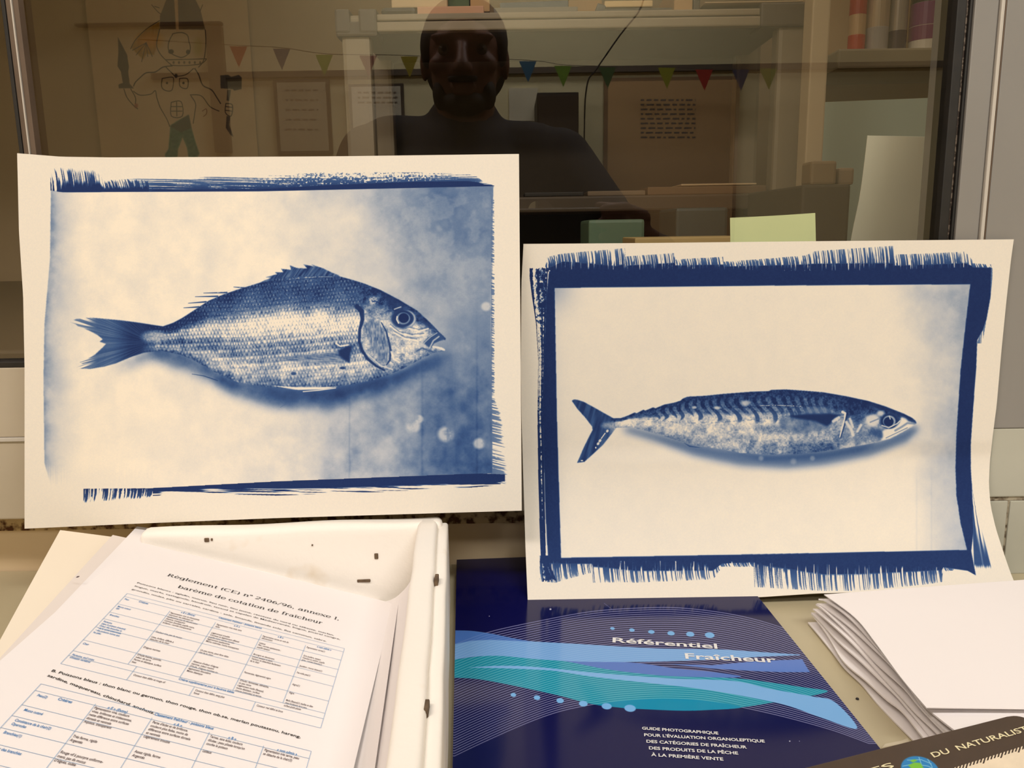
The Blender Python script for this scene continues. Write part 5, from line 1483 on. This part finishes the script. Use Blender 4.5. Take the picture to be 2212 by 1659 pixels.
caps(b, (HX - .018, HY + .082, .506), (HX + .018, HY + .082, .506), .0065, .0065); caps(b, (HX - .014, HY + .081, .498), (HX + .014, HY + .081, .498), .0065, .0065)
caps(b, (HX, HY - .015, .52), (-.085, -.48, .41), .054, .062)
caps(b, (-.09, -.50, .37), (-.09, -.515, .16), .115, .105); caps(b, (-.09, -.515, .14), (-.09, -.515, .0), .105, .125)
caps(b, (-.22, -.50, .395), (.04, -.50, .385), .066, .066)
SL, SR_ = (-.270, -.50, .400), (.10, -.50, .388)
EL, ER = (-.36, -.36, .14), (.27, -.36, .14)
WL, WR = (-.115, -.115, .205), (.222, -.10, .225)
for s0, e0, w0 in ((SL, EL, WL), (SR_, ER, WR)):
    caps(b, s0, e0, .050, .038); caps(b, e0, w0, .037, .026)
caps(b, (-.17, -.515, -.02), (-.18, -.50, -.47), .085, .055); caps(b, (-.18, -.50, -.47), (-.185, -.52, -.86), .052, .036)
caps(b, (-.01, -.515, -.02), (.0, -.50, -.47), .085, .055); caps(b, (.0, -.50, -.47), (.005, -.52, -.86), .052, .036)
# hands: palm, four fingers round the back of the phone, thumb on the screen side
caps(b, WR, (.172, -.030, .252), .025, .022); caps(b, (.190, -.05, .270), (.165, -.022, .278), .016, .015); caps(b, (.188, -.05, .232), (.165, -.022, .228), .016, .015)
for i, (z, L_) in enumerate(((.285, .026), (.266, .032), (.247, .029), (.229, .020))):
    caps(b, (.166, -.018, z), (.156, .009, z + .001), .0088, .0082); caps(b, (.156, .009, z + .001), (.156 - L_, .0105, z - .001), .0080, .0068)
caps(b, (.184, -.062, .262), (.160, -.040, .284), .012, .010); caps(b, (.160, -.040, .284), (.128, -.028, .288), .0095, .008)
caps(b, WL, (-.064, -.032, .228), .025, .021); caps(b, (-.082, -.05, .246), (-.058, -.024, .250), .016, .014); caps(b, (-.082, -.05, .212), (-.058, -.024, .212), .016, .014)
for i, (z, L_) in enumerate(((.262, .010), (.244, .016), (.226, .018), (.209, .014))):
    caps(b, (-.058, -.020, z - .008), (-.047, .004, z - .010), .0086, .0080); caps(b, (-.047, .004, z - .010), (-.047 + L_, .0065, z - .013), .0078, .0066)
caps(b, (-.076, -.062, .238), (-.052, -.042, .262), .012, .010); caps(b, (-.052, -.042, .262), (-.020, -.028, .270), .0092, .0078)
melt(b, 'body', skin, pe, .0042, 3)
b = MB()
caps(b, (-.09, -.50, .365), (-.09, -.515, .16), .132, .125); caps(b, (-.09, -.515, .16), (-.09, -.515, -.03), .125, .140); caps(b, (-.225, -.50, .402), (.045, -.50, .388), .080, .078); caps(b, (-.085, -.485, .445), (-.088, -.49, .38), .078, .100)
for s0, e0, w0, k in ((SL, EL, WL, .86), (SR_, ER, WR, .86)):
    w1 = tuple(e0[i] + (w0[i] - e0[i]) * k for i in range(3)); caps(b, s0, e0, .066, .052); caps(b, e0, w1, .052, .038)
melt(b, 'shirt', shirt, pe, .008, 4)
b = MB()
for s_, (h0, k0, f0) in ((0, ((-.17, -.515, -.05), (-.18, -.50, -.47), (-.185, -.52, -.87))), (1, ((-.01, -.515, -.05), (.0, -.50, -.47), (.005, -.52, -.87)))):
    caps(b, h0, k0, .104, .072); caps(b, k0, f0, .070, .056)
melt(b, 'trousers', trou, pe, .010, 4)
for x in (-.185, .005):
    b = MB(); ball(b, (x, -.50, FLOOR + .040), (.045, .055, .040)); caps(b, (x, -.47, FLOOR + .036), (x, -.36, FLOOR + .030), .044, .030); melt(b, 'shoe', P('shoe_black', (24, 22, 22), .4), pe, .006, 2)
b = MB(); ball(b, (HX, HY - .022, .600), (.081, .094, .082)); ball(b, (HX, HY - .048, .560), (.078, .062, .075))
for s_ in (-1, 1): ball(b, (HX + s_ * .068, HY + .012, .585), (.012, .028, .036))
h_ = melt(b, 'hair', P('hair_dark', (34, 26, 22), .7), pe, .005, 2)
b = MB(); ball(b, (HX, HY + .050, .483), (.042, .034, .024)); ball(b, (HX - .042, HY + .036, .500), (.016, .03, .028)); ball(b, (HX + .042, HY + .036, .500), (.016, .03, .028)); caps(b, (HX - .022, HY + .083, .519), (HX + .022, HY + .083, .519), .006, .006)
melt(b, 'beard', P('hair_dark', (34, 26, 22)), pe, .004, 2)
for s_ in (-1, 1):
    b = MB(); ball(b, (HX + s_ * .032, HY + .064, .571), .0115, 14, 10); e_ = b.build('eye', P('eye_white', (96, 82, 72), .3), pe, smooth=True)
    b = MB(); ball(b, (HX + s_ * .032, HY + .0725, .571), (.0055, .004, .0055), 12, 8); b.build('iris', P('iris', (40, 24, 16), .2), e_, smooth=True)
# phone, held so that its lens looks at the prints
ph = thing('phone', 'black phone held up in both hands, mirrored in the window', 'phone', (.056, -.014, .215))
def phb(name, x0, x1, d0, d1, z0, z1, m, bev):
    mb = MB().box(x0, x1, d0, d1, z0, z1, bev)
    mb.V = [(v[0], -.006 + (v[1] * cos(TH) - 0) + (v[2]) * sin(TH), CH + v[2] * cos(TH) - v[1] * sin(TH)) for v in mb.V]
    return mb.build(name, m, ph)
phb('case', -.018, .130, -.009, -.0008, -.044, .028, P('phone_black', (18, 18, 20), .35), .004)
phb('screen', -.012, .124, -.0096, -.0088, -.040, .024, P('phone_glass', (10, 10, 12), .1), .0002)
mb = MB().tube([(-.0, -.008, CH), (0, -.0062, CH - .0003)], .006, 20); mb.build('lens', P('lens_black', (6, 6, 8), .1), ph)
